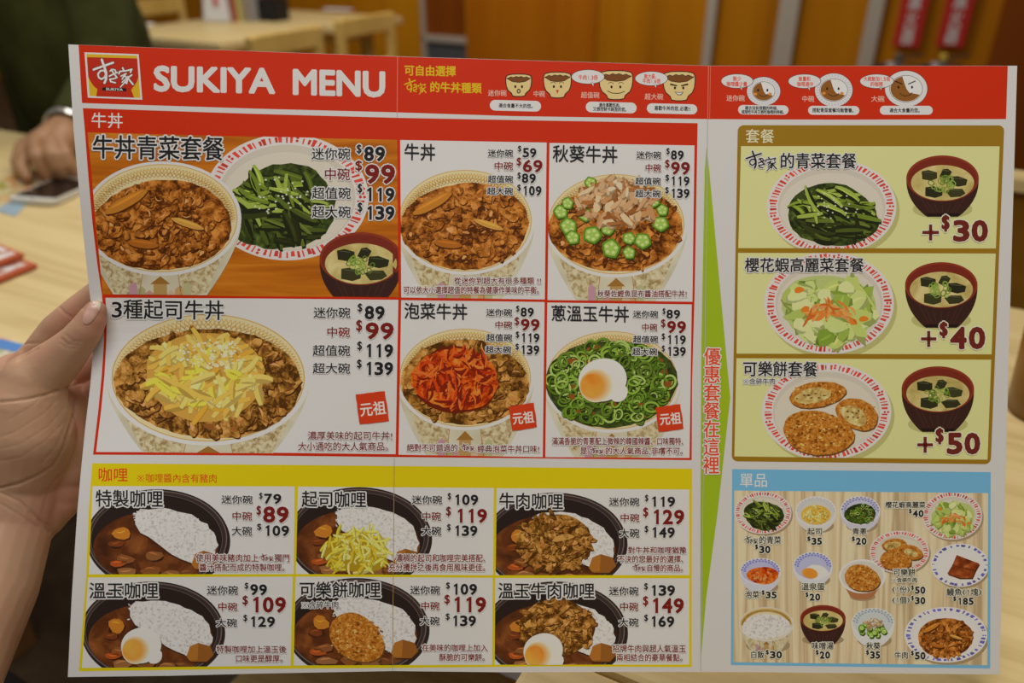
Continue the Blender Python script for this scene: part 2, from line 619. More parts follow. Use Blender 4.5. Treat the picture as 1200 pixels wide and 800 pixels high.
_A, _B = (466, 66, .513), (460, 786, .519)
PL2 = _plane([_A, _B, (830, 77, .520)])
_w = lambda c, x, y: c[0] + c[1] * x + c[2] * y
PL1 = _plane([_A, _B, (80, 420, .5015)])
PL3 = _plane([(830, 77, .520), (821, 787, 1 / _w(PL2, 821, 787) / K), (1180, 430, .522)])
EDGE = np.array([(52, 80), (100, 83), (150, 86), (200, 90.5), (260, 96), (325, 103), (360, 107), (390, 109.5), (410, 109), (450, 106), (500, 100), (550, 95), (600, 90.5), (700, 84), (793, 79.5)], float)


def crx(cr, y):
    (xa, ya), (xb, yb) = cr
    return xa + (xb - xa) * (y - ya) / (yb - ya)


def depth(x, y):
    x, y = np.asarray(x, float), np.asarray(y, float)
    c1, c2 = crx(CR1, y), crx(CR2, y)
    t1 = 1 / _w(PL1, x, y)
    s = np.clip((x - 80) / (c1 - 80), 0, 1)
    t1 = t1 * (1 + .055 * np.exp(-np.abs((y - 395) / 155) ** 1.6) * (1 - s) ** 1.5)
    return np.where(x <= c1, t1, np.where(x <= c2, 1 / _w(PL2, x, y), 1 / _w(PL3, x, y)))


FW, UPV = np.array((0, CS, -SN)), np.array((0, SN, CS))


def analytic(x, y):
    t = depth(x, y)
    dx, dy = (x - 600) / F, (400 - y) / F
    p = np.stack((dx, np.zeros_like(dx), np.zeros_like(dx)), -1) + dy[..., None] * UPV + FW
    return np.array(CAM) + p * t[..., None]


CELL = 10.0


def surface(x, y):
    """point of the card under a pixel; the bent left leaf is made of 10 px triangles"""
    x, y = np.asarray(x, float), np.asarray(y, float)
    out = analytic(x, y)
    left = x < crx(CR1, y) - 1e-6
    if left.any():
        X, Y = x[left] / CELL, y[left] / CELL
        i, j = np.floor(X + 1e-9), np.floor(Y + 1e-9)
        u, v = X - i, Y - j
        g = lambda a, b: analyticL(a * CELL, b * CELL)
        p00, p10, p01, p11 = g(i, j), g(i + 1, j), g(i, j + 1), g(i + 1, j + 1)
        u_, v_ = u[:, None], v[:, None]
        lo = p00 + (p10 - p00) * u_ + (p01 - p00) * v_
        hi = p11 + (p01 - p11) * (1 - u_) + (p10 - p11) * (1 - v_)
        out[left] = np.where(u_ + v_ <= 1, lo, hi)
    return out


def analyticL(x, y):
    """left leaf continued past its fold"""
    c1 = crx(CR1, y)
    t = 1 / _w(PL1, x, y)
    s = np.clip((x - 80) / (c1 - 80), 0, 1)
    t = t * (1 + .055 * np.exp(-np.abs((y - 395) / 155) ** 1.6) * (1 - s) ** 1.5)
    dx, dy = (x - 600) / F, (400 - y) / F
    p = np.stack((dx, 0 * dx, 0 * dx), -1) + dy[..., None] * UPV + FW
    return np.array(CAM) + p * t[..., None]


MENU_C = Vector(analytic(np.array(640.), np.array(430.)))
LIFT = 0.8e-6                                # height of one layer of ink


def normals(x, y):
    e = 1.0
    a = analytic(x + e, y) - analytic(x - e, y)
    b = analytic(x, y - e) - analytic(x, y + e)
    n = np.cross(a, b)
    return n / np.linalg.norm(n, axis=1)[:, None]


def cut(poly, f, step):
    """split a convex polygon along the lines f = k * step"""
    vals = [f(p) / step for p in poly]
    lo, hi = min(vals), max(vals)
    k0, k1 = math.floor(lo + 1e-7) + 1, math.ceil(hi - 1e-7) - 1
    if k0 > k1:
        return [poly]
    out = []
    rest = poly
    for k in range(k0, k1 + 1):
        a, b = [], []
        n = len(rest)
        for i in range(n):
            p, q = rest[i], rest[(i + 1) % n]
            vp, vq = f(p) / step - k, f(q) / step - k
            if vp <= 0:
                a.append(p)
            if vp >= 0:
                b.append(p)
            if (vp < 0 < vq) or (vq < 0 < vp):
                u = vp / (vp - vq)
                r = (p[0] + (q[0] - p[0]) * u, p[1] + (q[1] - p[1]) * u)
                a.append(r)
                b.append(r)
        if len(a) > 2:
            out.append(a)
        rest = b
        if len(rest) < 3:
            return out
    out.append(rest)
    return out


def clip_convex(poly, clip):
    """Sutherland-Hodgman against a convex outline"""
    ar = sum(a[0] * b[1] - b[0] * a[1] for a, b in zip(clip, clip[1:] + clip[:1]))
    sg = 1 if ar > 0 else -1
    for a, b in zip(clip, clip[1:] + clip[:1]):
        ex, ey = b[0] - a[0], b[1] - a[1]
        d = [sg * (ex * (p[1] - a[1]) - ey * (p[0] - a[0])) for p in poly]
        if min(d) >= 0:
            continue
        out = []
        n = len(poly)
        for i in range(n):
            p, q, dp, dq = poly[i], poly[(i + 1) % n], d[i], d[(i + 1) % n]
            if dp >= 0:
                out.append(p)
            if (dp < 0 < dq) or (dq < 0 < dp):
                u = dp / (dp - dq)
                out.append((p[0] + (q[0] - p[0]) * u, p[1] + (q[1] - p[1]) * u))
        poly = out
        if len(poly) < 3:
            return None
    return poly


def convex(poly):
    s = 0
    n = len(poly)
    for i in range(n):
        a, b, c = poly[i], poly[(i + 1) % n], poly[(i + 2) % n]
        z = (b[0] - a[0]) * (c[1] - b[1]) - (b[1] - a[1]) * (c[0] - b[0])
        if abs(z) > 1e-9:
            if s and (z > 0) != (s > 0):
                return False
            s = z
    return True


class Print:
    """flat ink on the card: polygons in the frame's pixels, laid on the card's surface"""

    def __init__(self, clip=None):
        self.v, self.h, self.f, self.m, self.mats, self.uvo = [], [], [], [], [], []
        self.clip = clip

    def _face(self, poly, z, mi, uvo):
        o = len(self.v)
        self.v += poly
        self.h += [z] * len(poly)
        self.uvo += [uvo] * len(poly)
        self.f.append(tuple(range(o, o + len(poly))))
        self.m.append(mi)

    def add(self, poly, m, z, uvo=(0, 0), noclip=False):
        if m not in self.mats:
            self.mats.append(m)
        mi = self.mats.index(m)
        poly = [(float(p[0]), float(p[1])) for p in poly]
        if convex(poly):
            tris = [poly]
        else:
            tris = [[poly[i] for i in t] for t in tessellate_polygon([[Vector((x, y, 0)) for x, y in poly]])]
        for t in tris:
            if self.clip and not noclip:
                t = clip_convex(t, self.clip)
                if not t:
                    continue
            self.piece(t, z, mi, uvo)

    def piece(self, t, z, mi, uvo=(0, 0)):
        xs = [p[0] for p in t]
        if max(xs) < 456:
            parts = self.grid(t)
        elif min(xs) > 470 and (max(xs) < 818 or min(xs) > 833):
            parts = [t]
        else:
            parts = []
            for a in self.halves(t, CR1):
                cx = sum(p[0] - crx(CR1, p[1]) for p in a)
                if cx < 0:
                    parts += self.grid(a)
                else:
                    parts += self.halves(a, CR2)
        for p in parts:
            self._face(p, z, mi, uvo)

    @staticmethod
    def halves(t, cr):
        d = [p[0] - crx(cr, p[1]) for p in t]
        if min(d) >= -1e-6 or max(d) <= 1e-6:
            return [t]
        a, b = [], []
        n = len(t)
        for i in range(n):
            p, q, dp, dq = t[i], t[(i + 1) % n], d[i], d[(i + 1) % n]
            if dp <= 0:
                a.append(p)
            if dp >= 0:
                b.append(p)
            if (dp < 0 < dq) or (dq < 0 < dp):
                u = dp / (dp - dq)
                r = (p[0] + (q[0] - p[0]) * u, p[1] + (q[1] - p[1]) * u)
                a.append(r)
                b.append(r)
        return [x for x in (a, b) if len(x) > 2]

    @staticmethod
    def grid(t):
        out = []
        for a in cut(t, lambda p: p[0], CELL):
            for b in cut(a, lambda p: p[1], CELL):
                out += cut(b, lambda p: p[0] + p[1], CELL)
        return out

    # ---- shapes
    def line(self, pts, w, m, z, close=False, cap=True):
        w = w / 2
        n = len(pts)
        for i in range(n if close else n - 1):
            a, b = pts[i], pts[(i + 1) % n]
            dx, dy = b[0] - a[0], b[1] - a[1]
            L = math.hypot(dx, dy)
            if L < 1e-6:
                continue
            nx, ny = -dy / L * w, dx / L * w
            self.add([(a[0] + nx, a[1] + ny), (b[0] + nx, b[1] + ny), (b[0] - nx, b[1] - ny), (a[0] - nx, a[1] - ny)], m, z + .4 * (i % 2))
        if cap and w > .35:
            for i, p in enumerate(pts):
                self.add(ell(p[0], p[1], w, w, 8), m, z + .8 + .3 * (i % 2))

    def strokes(self, vs, ed, r, m, z, corners=True):
        for i, (a, b) in enumerate(ed):
            a, b = vs[a], vs[b]
            dx, dy = b[0] - a[0], b[1] - a[1]
            L = math.hypot(dx, dy)
            if L < 1e-6:
                continue
            zz = z + (i % 13) * .35
            ex, ey = dx / L * r * .45, dy / L * r * .45
            nx, ny = -dy / L * r, dx / L * r
            self.add([(a[0] + nx - ex, a[1] + ny - ey), (b[0] + nx + ex, b[1] + ny + ey), (b[0] - nx + ex, b[1] - ny + ey), (a[0] - nx - ex, a[1] - ny - ey)], m, zz)

    def shape(self, vs, fs, ed, m, z, bold, halo):
        for f in fs:
            self.add([vs[i] for i in f], m, z + 5.5)
        if bold:
            self.strokes(vs, ed, bold, m, z)
        if halo:
            self.strokes(vs, ed, halo[1] + bold, halo[0], z - 7)

    def cjk(self, s, x0, y0, x1, y1, h, m, z=400, bold=.0, halo=None, shear=0.0):
        """a line of text between two bottom corners (x0,y0)-(x1,y1), glyph height h"""
        wt = lambda c: 1.0 if ord(c) > 0x2000 else (.34 if c in '!,. ' else (.42 if c in '()' else .60))
        tot = sum(wt(c) for c in s)
        sx = (x1 - x0) / (tot - .07)
        sl = (y1 - y0) / (x1 - x0)
        sy = h / (GY1 - GY0)
        pen = -.035
        for c in s:
            w = wt(c)
            if c == '※':
                q = lambda u, v: (x0 + (pen + u) * sx, y0 + (pen + u) * sx * sl - v * h)
                if halo:
                    self.line([q(.12, .1), q(.88, .84)], .07 * h + 2 * halo[1], halo[0], z - 7)
                    self.line([q(.12, .84), q(.88, .1)], .07 * h + 2 * halo[1], halo[0], z - 5.5)
                    self.add(ell(*q(.5, .47), .5 * h, .5 * h, 20), halo[0], z - 4)
                self.line([q(.15, .1), q(.85, .84)], .07 * h, m, z)
                self.line([q(.15, .84), q(.85, .1)], .07 * h, m, z + 2)
                for u, v in ((.5, .8), (.5, .14), (.15, .47), (.85, .47)):
                    self.add(ell(*q(u, v), .07 * h, .07 * h, 8), m, z)
            elif c == '1':
                q = [(x0 + (pen + .30 * w + u * .5 * w) * sx, y0 + (pen + .5 * w) * sx * sl - (.06 + .84 * v) * h) for u, v in ONE]
                self.add(q, m, z)
                if halo:
                    self.strokes(q, [(k, (k + 1) % 7) for k in range(7)], halo[1], halo[0], z - 7)
            elif c != ' ':
                vs, fs, ed, bb = glyph(c)
                full = ord(c) > 0x2000
                k = 1 / EM if full else w / max(bb[1] - bb[0], .25) * .8
                off = 0 if full else .1 * w - bb[0] * k
                if c in '!.,':
                    k = 1 / EM
                    off = w * .5 - (bb[0] + bb[1]) / 2 * k
                out = []
                for gx, gy in vs:
                    if full:
                        yy = (gy - GY0) * sy
                    elif c in '!.,':
                        yy = gy * sy + .06 * h
                    else:
                        yy = ((gy - bb[2]) / (bb[3] - bb[2]) * .84 + .06) * h
                    xx = (pen + off + gx * k) * sx + shear * yy
                    out.append((x0 + xx - (-sl) * 0 - yy * (-sl) * 0, y0 + xx * sl - yy))
                self.shape(out, fs, ed, m, z, bold, halo)
            pen += w

    def turned(self, s, cx, cy, w, h, ang, m, z=400, bold=0.0, halo=None):
        """text in a box turned about its centre"""
        a = math.radians(ang)
        ca, sa = math.cos(a), math.sin(a)
        n = len(s)
        for i, c in enumerate(s):
            vs, fs, ed, bb = glyph(c)
            out = []
            for gx, gy in vs:
                x = ((i + gx / EM) / n - .5) * w
                y = -((gy - GY0) / (GY1 - GY0) - .5) * h
                out.append((cx + x * ca - y * sa, cy + x * sa + y * ca))
            self.shape(out, fs, ed, m, z, bold, halo)

    def latin(self, s, x0, y0, x1, y1, h, m, z=400, bold=0.0, halo=None):
        """latin text fitted between two bottom corners"""
        vs, fs, ed, bb = glyph(s)
        sx = (x1 - x0 - 2 * bold) / (bb[1] - bb[0])
        sl = (y1 - y0) / (x1 - x0)
        sy = (h - 2 * bold) / (bb[3] - bb[2])
        out = []
        for gx, gy in vs:
            xx = (gx - bb[0]) * sx + bold
            out.append((x0 + xx, y0 + xx * sl - bold - (gy - bb[2]) * sy))
        self.shape(out, fs, ed, m, z, bold, halo)

    def num(self, s, x0, x1, yt, yb, m, z=400, halo=None, bold=.055, skew=0.0):
        """figures fitted into a box"""
        n = len(s)
        b = bold * (yb - yt)
        adv = (x1 - x0) / n
        for i, c in enumerate(s):
            a0 = x0 + adv * i + .05 * adv
            a1 = a0 + .90 * adv
            sk = skew * (i + .5) / n
            if c == '1':
                vs = [(a0 + (a1 - a0) * (.12 + u * .9), yb - (yb - yt) * v + sk) for u, v in ONE]
                self.add(vs, m, z)
                if halo:
                    ed = [(k, (k + 1) % 7) for k in range(7)]
                    self.strokes(vs, ed, halo[1], halo[0], z - 7)
                continue
            vs, fs, ed, bb = glyph(c)
            sx, sy = (a1 - a0 - 2 * b) / (bb[1] - bb[0]), (yb - yt - 2 * b) / (bb[3] - bb[2])
            out = [(a0 + b + (gx - bb[0]) * sx, yb - b - (gy - bb[2]) * sy + sk) for gx, gy in vs]
            self.shape(out, fs, ed, m, z, b, halo)

    def build(self, name, parent):
        me = bpy.data.meshes.new(name)
        x = np.array([p[0] for p in self.v])
        y = np.array([p[1] for p in self.v])
        P3 = surface(x, y) + normals(x, y) * (np.array(self.h) * LIFT + 1.0e-5)[:, None] - np.array(MENU_C)
        me.from_pydata([tuple(p) for p in P3], [], [f[::-1] for f in self.f])
        for m in self.mats:
            me.materials.append(m)
        me.polygons.foreach_set('material_index', self.m)
        uv = me.uv_layers.new(name='UVMap')
        li = np.empty(len(me.loops), int)
        me.loops.foreach_get('vertex_index', li)
        o = np.array(self.uvo, float)
        U = np.stack((x / 10 + o[:, 0], -y / 10 + o[:, 1]), 1)[li]
        uv.data.foreach_set('uv', U.ravel())
        me.update()
        ob = bpy.data.objects.new(name, me)
        COL.objects.link(ob)
        ob.parent = parent
        return ob


def ell(cx, cy, rx, ry, n=40, a0=0, a1=360, rot=0.0):
    c, s = math.cos(math.radians(rot)), math.sin(math.radians(rot))
    full = a1 - a0 >= 360
    out = []
    for i in range(n if full else n + 1):
        a = math.radians(a0 + (a1 - a0) * i / n)
        x, y = rx * math.cos(a), ry * math.sin(a)
        out.append((cx + x * c - y * s, cy + x * s + y * c))
    return out


def blob(cx, cy, rx, ry, rng, n=14, amp=.22, rot=0.0):
    c, s = math.cos(rot), math.sin(rot)
    p1, p2 = rng.uniform(0, 6.3), rng.uniform(0, 6.3)
    out = []
    for i in range(n):
        a = 2 * math.pi * i / n
        k = 1 + amp * (.6 * math.sin(2 * a + p1) + .5 * math.sin(3 * a + p2) + rng.uniform(-.4, .4))
        x, y = rx * k * math.cos(a), ry * k * math.sin(a)
        out.append((cx + x * c - y * s, cy + x * s + y * c))
    return out


def in_ell(rng, cx, cy, rx, ry):
    while True:
        u, v = rng.uniform(-1, 1), rng.uniform(-1, 1)
        if u * u + v * v <= 1:
            return cx + u * rx, cy + v * ry


LOGO = [  # brush strokes of the three characters, unit box
    ([(195, 285), (350, 225), (500, 168)], 34), ([(322, 125), (360, 230), (393, 330), (390, 430), (365, 488)], 36),
    ([(385, 345), (362, 296), (305, 298), (264, 350), (275, 405), (318, 432), (368, 400), (386, 350)], 27),
    ([(452, 300), (500, 272), (530, 282), (545, 318)], 22), ([(440, 380), (500, 350), (565, 318)], 24), ([(472, 275), (508, 335), (558, 395)], 24),
    ([(562, 398), (505, 420), (448, 428), (462, 465), (535, 480)], 24),
    ([(648, 245), (668, 290)], 26), ([(590, 340), (602, 302), (700, 290), (792, 262), (768, 312)], 24), ([(622, 375), (705, 332)], 22),
    ([(692, 342), (640, 420)], 22), ([(690, 372), (722, 430), (712, 488), (690, 470)], 22), ([(735, 375), (640, 470)], 20), ([(715, 430), (615, 545)], 20),
    ([(792, 350), (722, 405)], 24), ([(720, 385), (765, 445), (810, 498)], 26)]


def logo(pr, x0, y0, x1, y1, m, z=400, halo=None, slope=0.0, fat=1.0):
    sx, sy = (x1 - x0) / 625, (y1 - y0) / 450
    for pts, w in LOGO:
        q = [(x0 + (x - 190) * sx, y0 + (y - 100) * sy + (x - 190) * sx * slope) for x, y in pts]
        pr.line(q, w * fat * (sx + sy) / 2, m, z)
        if halo:
            pr.line(q, w * (sx + sy) / 2 + 2 * halo[1], halo[0], z - 6)


# ------------------------------------------------------------------ printed food
def tone(c, k):
    return P(*[max(4, min(235, int(v * k))) for v in c])


def strip(pr, rng, x, y, L, w, ang, m, z, curve=.2, taper=.5, n=6):
    """one shred or stalk"""
    c, s = math.cos(ang), math.sin(ang)
    k = rng.uniform(-curve, curve)
    up, dn = [], []
    for i in range(n + 1):
        u = i / n - .5
        px, py = u * L, k * L * (u * u * 4 - 1) * .5
        ww = w / 2 * (1 - taper * (2 * abs(u)) ** 3)
        up.append((x + px * c - (py - ww) * s, y + px * s + (py - ww) * c))
        dn.append((x + px * c - (py + ww) * s, y + px * s + (py + ww) * c))
    for i in range(n):
        pr.add([up[i], up[i + 1], dn[i + 1], dn[i]], m, z)


def zigzag(pr, cx, cy, rx, ry, k, m, z, n=64, a0=180, a1=360, w=.9):
    for ph in (0, 1):
        pts = []
        for i in range(n + 1):
            a = math.radians(a0 + (a1 - a0) * i / n)
            q = 1.0 if (i + ph) % 2 else k
            pts.append((cx + rx * q * math.cos(a), cy + ry * q * math.sin(a)))
        pr.line(pts, w, m, z, cap=False)


TAN, TAN2 = P(176, 138, 70), P(152, 112, 56)


def bowl(pr, cx, cy, rx, ry, yb, fw, z=20, deep=.0, fx=None, scene=True):
    """white rice bowl with tan lattice inside the rim and a small town round its side"""
    fx = cx if fx is None else fx
    L = [(cx - rx + .5 + (fx - fw - cx + rx) * (u ** 1.5), cy + ry * .12 + (yb - cy - ry * .12) * u) for u in [i / 12 for i in range(13)]]
    Rr = [(cx + rx - .5 + (fx + fw - cx - rx) * (u ** 1.5), cy + ry * .12 + (yb - cy - ry * .12) * u) for u in [i / 12 for i in range(13)]]
    pr.add(L + Rr[::-1], PF['cream'], z)
    if scene:
        rim = cy + ry
        H = yb - rim
        for sx in (-1, 1):
            q = [(fx + sx * rx * .22, rim - 4), (fx + sx * rx * .80, cy + ry * .62), (fx + sx * rx * .58, rim + H * .72), (fx + sx * rx * .27, yb)]
            pr.add(q, PF['scene'], z + 2)
            pr.line([q[0], q[3]], .8, P(150, 104, 62), z + 4)
        tw = rx * .085
        pr.add([(fx - tw, rim + H * .35), (fx + tw, rim + H * .35), (fx + tw, yb), (fx - tw, yb)], P(158, 122, 70), z + 4)
        pr.add([(fx - tw * 1.5, rim + H * .36), (fx, rim + H * .02), (fx + tw * 1.5, rim + H * .36)], P(136, 92, 36), z + 6)
        for k, c in enumerate(((168, 124, 110), (176, 150, 120), (150, 140, 96), (172, 132, 84), (164, 120, 128), (158, 150, 108))):
            sx = (-1, 1)[k % 2]
            x = fx + sx * (tw * 1.6 + (k // 2) * tw * 1.2)
            y = rim + H * (.75 - .17 * (k // 2))
            pr.add([(x - tw * .6, y), (x, y - H * .13), (x + tw * .6, y), (x + tw * .6, yb), (x - tw * .6, yb)], P(*c), z + 4)
    pr.add(ell(cx, cy, rx, ry, 72), WHITE, z + 8)
    pr.add(ell(cx, cy - .4, rx * .952, ry * .945, 72), TAN, z + 10)
    pr.add(ell(cx, cy - .4, rx * .94, ry * .93, 72), P(190, 172, 128), z + 12)
    zigzag(pr, cx, cy + ry * .03, rx * .93, ry * .92, .88, TAN, z + 14)
    zigzag(pr, cx, cy + ry * .06, rx * .90, ry * .87, .90, TAN2, z + 14, 52, w=.7)


def beef(pr, rng, cx, cy, rx, ry, z=40, n=70, onion=True, dark='beef', size=1.0, reach=.9):
    pr.add(blob(cx, cy, rx, ry, rng, 60, .035), PF[dark], z, (rng.uniform(0, 50), rng.uniform(0, 50)))
    fr = [(112, 62, 20), (140, 82, 32), (160, 98, 44), (178, 116, 58), (128, 74, 26), (192, 136, 80)]
    n2 = int(n * 1.7)
    for i in range(n2):
        x, y = in_ell(rng, cx, cy, rx * reach, ry * reach * .98)
        a, b, r = rng.uniform(5, 11) * size, rng.uniform(3.2, 6.5) * size, rng.uniform(0, 3.14)
        zz = z + 2 + 160 * i / n2
        p = blob(x, y, a, b, rng, 15, .42, r)
        pr.add([(u + .7 * size, v + 1.3 * size) for u, v in p], tone((74, 34, 8), rng.uniform(.7, 1.2)), zz)
        pr.add(p, PF[dark], zz + .6, (rng.uniform(0, 90), rng.uniform(0, 90)))
        k = rng.random()
        if k < .5:
            strip(pr, rng, x - .8, y - b * .3, a * 1.2, max(1, b * .3), r, P(*rng.choice(fr[1:])), zz + 1, .8, .9, 5)
        elif k < .8:
            q = blob(x - .6, y - b * .2, a * .5, b * .45, rng, 9, .4, r)
            pr.add(q, P(*rng.choice(fr)), zz + 1)
    if onion:
        s = rx / 82
        for (dx, dy, L, w, a, c) in ((-42, -28, 56, 13, -.5, (168, 104, 32)), (30, -2, 40, 8, .32, (180, 128, 54)), (-22, 22, 36, 10, .12, (150, 84, 22))):
            x, y = cx + dx * s, cy + dy * ry / 54
            strip(pr, rng, x + .6, y + 1.6, L * s, w * s, a, P(74, 34, 8), z + 164, .0, .8, 8)
            strip(pr, rng, x, y, L * s, w * s, a, P(*c), z + 166, .0, .8, 8)
            strip(pr, rng, x, y - w * s * .2, L * s * .8, w * s * .25, a, tone(c, 1.16), z + 168, .0, .9, 8)


def plate(pr, cx, cy, rx, ry, rng, col=(172, 52, 40), z=20, inner=.83, n=84, base=(188, 178, 170), deep=(176, 164, 146), shadow=None):
    if shadow:
        pr.add(ell(cx + rx * .05, cy + ry * .09, rx, ry, 48), P(*shadow), z - 2)
    pr.add(ell(cx, cy, rx, ry, 72), P(*base), z)
    for i in range(n):
        a = 2 * math.pi * (i + rng.uniform(-.2, .2)) / n
        r0, r1 = inner + .012 + rng.uniform(0, .02), .97 - rng.uniform(0, .03)
        if i % 13 == 0:
            for q in (.90, .95):
                pr.add(ell(cx + rx * q * math.cos(a), cy + ry * q * math.sin(a), rx * .02, rx * .018, 8), P(*col), z + 2)
            continue
        w = (.010, .017, .024)[i % 3] * (80 / n)
        pts = [(r0, a - w), (r0, a + w), (r1, a + w * 1.2), (r1, a - w * 1.2)]
        pr.add([(cx + rx * r * math.cos(b), cy + ry * r * math.sin(b)) for r, b in pts], tone(col, rng.uniform(.9, 1.25)), z + 2)
    pr.add(ell(cx, cy + ry * .01, rx * inner, ry * inner, 60), P(*deep), z + 4)
    pr.add(ell(cx, cy + ry * .06, rx * inner * .96, ry * inner * .92, 60), tone(deep, 1.05), z + 5)


def greens(pr, rng, cx, cy, rx, ry, z=40, n=80, sesame=26):
    pr.add(blob(cx, cy, rx, ry, rng, 40, .08), PF['darkleaf'], z)
    for i in range(n):
        x, y = in_ell(rng, cx, cy, rx * .78, ry * .8)
        v = (y - cy) / ry
        c = rng.choice([(96, 110, 32), (116, 130, 40), (76, 88, 24), (136, 148, 60)] if v < .1 else [(46, 50, 14), (66, 74, 22), (34, 36, 8), (86, 94, 32)])
        a = rng.choice([.15, .35, -.1, .6, 1.2]) + rng.uniform(-.25, .25)
        L = rng.uniform(.35, .75) * rx
        w = rng.uniform(.06, .12) * rx
        strip(pr, rng, x + .5, y + w * .35, L, w, a, P(26, 30, 8), z + 2 + 2 * i, .25, .4)
        strip(pr, rng, x, y, L, w * .85, a, P(*c), z + 3 + 2 * i, .25, .4)
        if i % 2:
            strip(pr, rng, x, y - w * .15, L * .8, w * .2, a, tone(c, 1.25), z + 3.5 + 2 * i, .25, .8)
    for i in range(sesame):
        x, y = in_ell(rng, cx + rx * .05, cy - ry * .25, rx * .6, ry * .5)
        pr.add(ell(x, y, rx * .022, rx * .017, 7), P(178, 176, 150), z + 2 * n + 6)


def soup(pr, rng, cx, cy, rx, ry, yb, fw, z=20, shadow=None):
    if shadow:
        pr.add(ell(cx, yb - ry * .30, fw * 1.75, ry * .42, 30), P(*shadow), z - 2)
    u = [i / 10 for i in range(11)]
    L = [(cx - rx + (rx - fw) * t ** 1.9, cy + (yb - cy) * t ** .8) for t in u]
    pr.add(L + [(2 * cx - x, y) for x, y in L][::-1], P(50, 26, 20), z)
    pr.add([(cx - fw, yb - 3), (cx + fw, yb - 3), (cx + fw * .92, yb + 1), (cx - fw * .92, yb + 1)], P(30, 16, 14), z + 1)
    for k in range(7):
        a = -.8 + 1.6 * k / 6
        pr.line([(cx + rx * .86 * math.sin(a), cy + ry * 1.05 * math.cos(a) + 2), (cx + fw * math.sin(a), yb - 4)], 1.1, P(62, 34, 26), z + 2, cap=False)
    pr.add(ell(cx, cy, rx, ry, 60), P(122, 44, 24), z + 4)
    pr.add(ell(cx, cy + ry * .03, rx * .95, ry * .94, 60), P(104, 34, 20), z + 5)
    sx, sy, srx, sry = cx, cy + ry * .19, rx * .87, ry * .77
    pr.add(ell(sx, sy, srx, sry, 56), PF['miso'], z + 6)
    for (dx, dy, w, h, a) in ((-.42, -.42, .26, .20, .1), (.10, -.52, .18, .20, .5), (.48, -.08, .32, .20, .35), (-.28, .52, .30, .22, .2), (.42, .56, .30, .18, -.4)):
        c = rng.uniform(.8, 1.2)
        q = [(-1, -.7), (-.2, -1), (.9, -.6), (1, .5), (.3, 1), (-.8, .8)]
        ca, sa = math.cos(a), math.sin(a)
        pr.add([(sx + srx * dx + (x * w * ca - y * h * sa) * srx, sy + sry * dy + (x * w * sa * .7 + y * h * 1.5 * ca) * sry) for x, y in q], tone((44, 42, 20), c), z + 8)
        pr.line([(sx + srx * (dx - w * .6), sy + sry * (dy - h)), (sx + srx * (dx + w * .5), sy + sry * (dy - h * .7))], .7, P(78, 80, 52), z + 9, cap=False)
    for i in range(18):
        x, y = in_ell(rng, sx, sy + sry * .05, srx * .38, sry * .40)
        r = srx * rng.uniform(.07, .11)
        pr.line(ell(x, y, r, r * .75, 10, rot=rng.uniform(0, 180)), srx * .03, P(*rng.choice([(104, 124, 40), (126, 146, 60), (82, 100, 30)])), z + 10 + i, close=True, cap=False)


def cheese(pr, rng, cx, cy, rx, ry, z, n, cols, L=(.2, .42), w=.05, hill=True):
    for i in range(n):
        x, y = in_ell(rng, cx, cy, rx * .88, ry * .88)
        a = rng.uniform(0, 3.14)
        ll = rng.uniform(*L) * rx
        c = rng.choice(cols)
        strip(pr, rng, x + .5, y + .9, ll, rx * w, a, tone(c, .78), z + i, .25, .25, 4)
        strip(pr, rng, x, y, ll, rx * w, a, P(*c), z + i + .5, .25, .25, 4)


def egg(pr, cx, cy, r, z, ang=0, flip=1):
    pts = []
    for i in range(40):
        a = 2 * math.pi * i / 40
        k = 1 + .06 * math.cos(2 * a + .6)
        pts.append((cx + flip * r * k * math.cos(a), cy + r * k * .98 * math.sin(a)))
    pr.add([(x + 1, y + 1.6) for x, y in pts], P(70, 62, 30), z)
    pr.add(pts, PF['egg'], z + 2)
    pr.add(blob(cx + flip * r * .66, cy + r * .55, r * .42, r * .42, random.Random(3), 16, .08), PF['egg'], z + 2.5)
    steps = 7
    for k in range(steps):                 # the yolk showing through the white, as printed
        f = k / (steps - 1)
        c = tuple(int(a + (b - a) * f) for a, b in zip((206, 180, 150), (206, 124, 46)))
        s = 1 - .055 * k
        pr.add(ell(cx - flip * r * (.28 + .03 * k), cy + r * .24, r * .72 * s, r * .74 * s, 30, rot=40), P(*c) if k < steps - 1 else PF['yolk'], z + 3 + k)
    pr.add(ell(cx + flip * r * .30, cy - r * .45, r * .30, r * .20, 20, rot=30), P(214, 210, 202), z + 12)


def rings(pr, rng, cx, cy, rx, ry, z, n, r=(.06, .11)):
    pr.add(blob(cx, cy, rx, ry, rng, 50, .04), PF['darkleaf'], z)
    for i in range(n):
        x, y = in_ell(rng, cx, cy, rx * .93, ry * .9)
        q = rng.uniform(*r) * rx
        c = rng.choice([(96, 124, 30), (122, 148, 50), (74, 98, 20), (148, 166, 82), (88, 106, 32)])
        rot = rng.uniform(0, 180)
        e = ell(x, y, q, q * rng.uniform(.5, .95), 14, rot=rot)
        pr.line([(a + .5, b + .8) for a, b in e], q * .36, P(34, 46, 8), z + 2 + 1.4 * i, close=True, cap=False)
        pr.line(e, q * .30, P(*c), z + 2.8 + 1.4 * i, close=True, cap=False)
        if i % 9 == 0:
            pr.add(blob(x + q, y, q * .6, q * .4, rng, 8, .3), P(124, 66, 22), z + 3.3 + 1.4 * i)


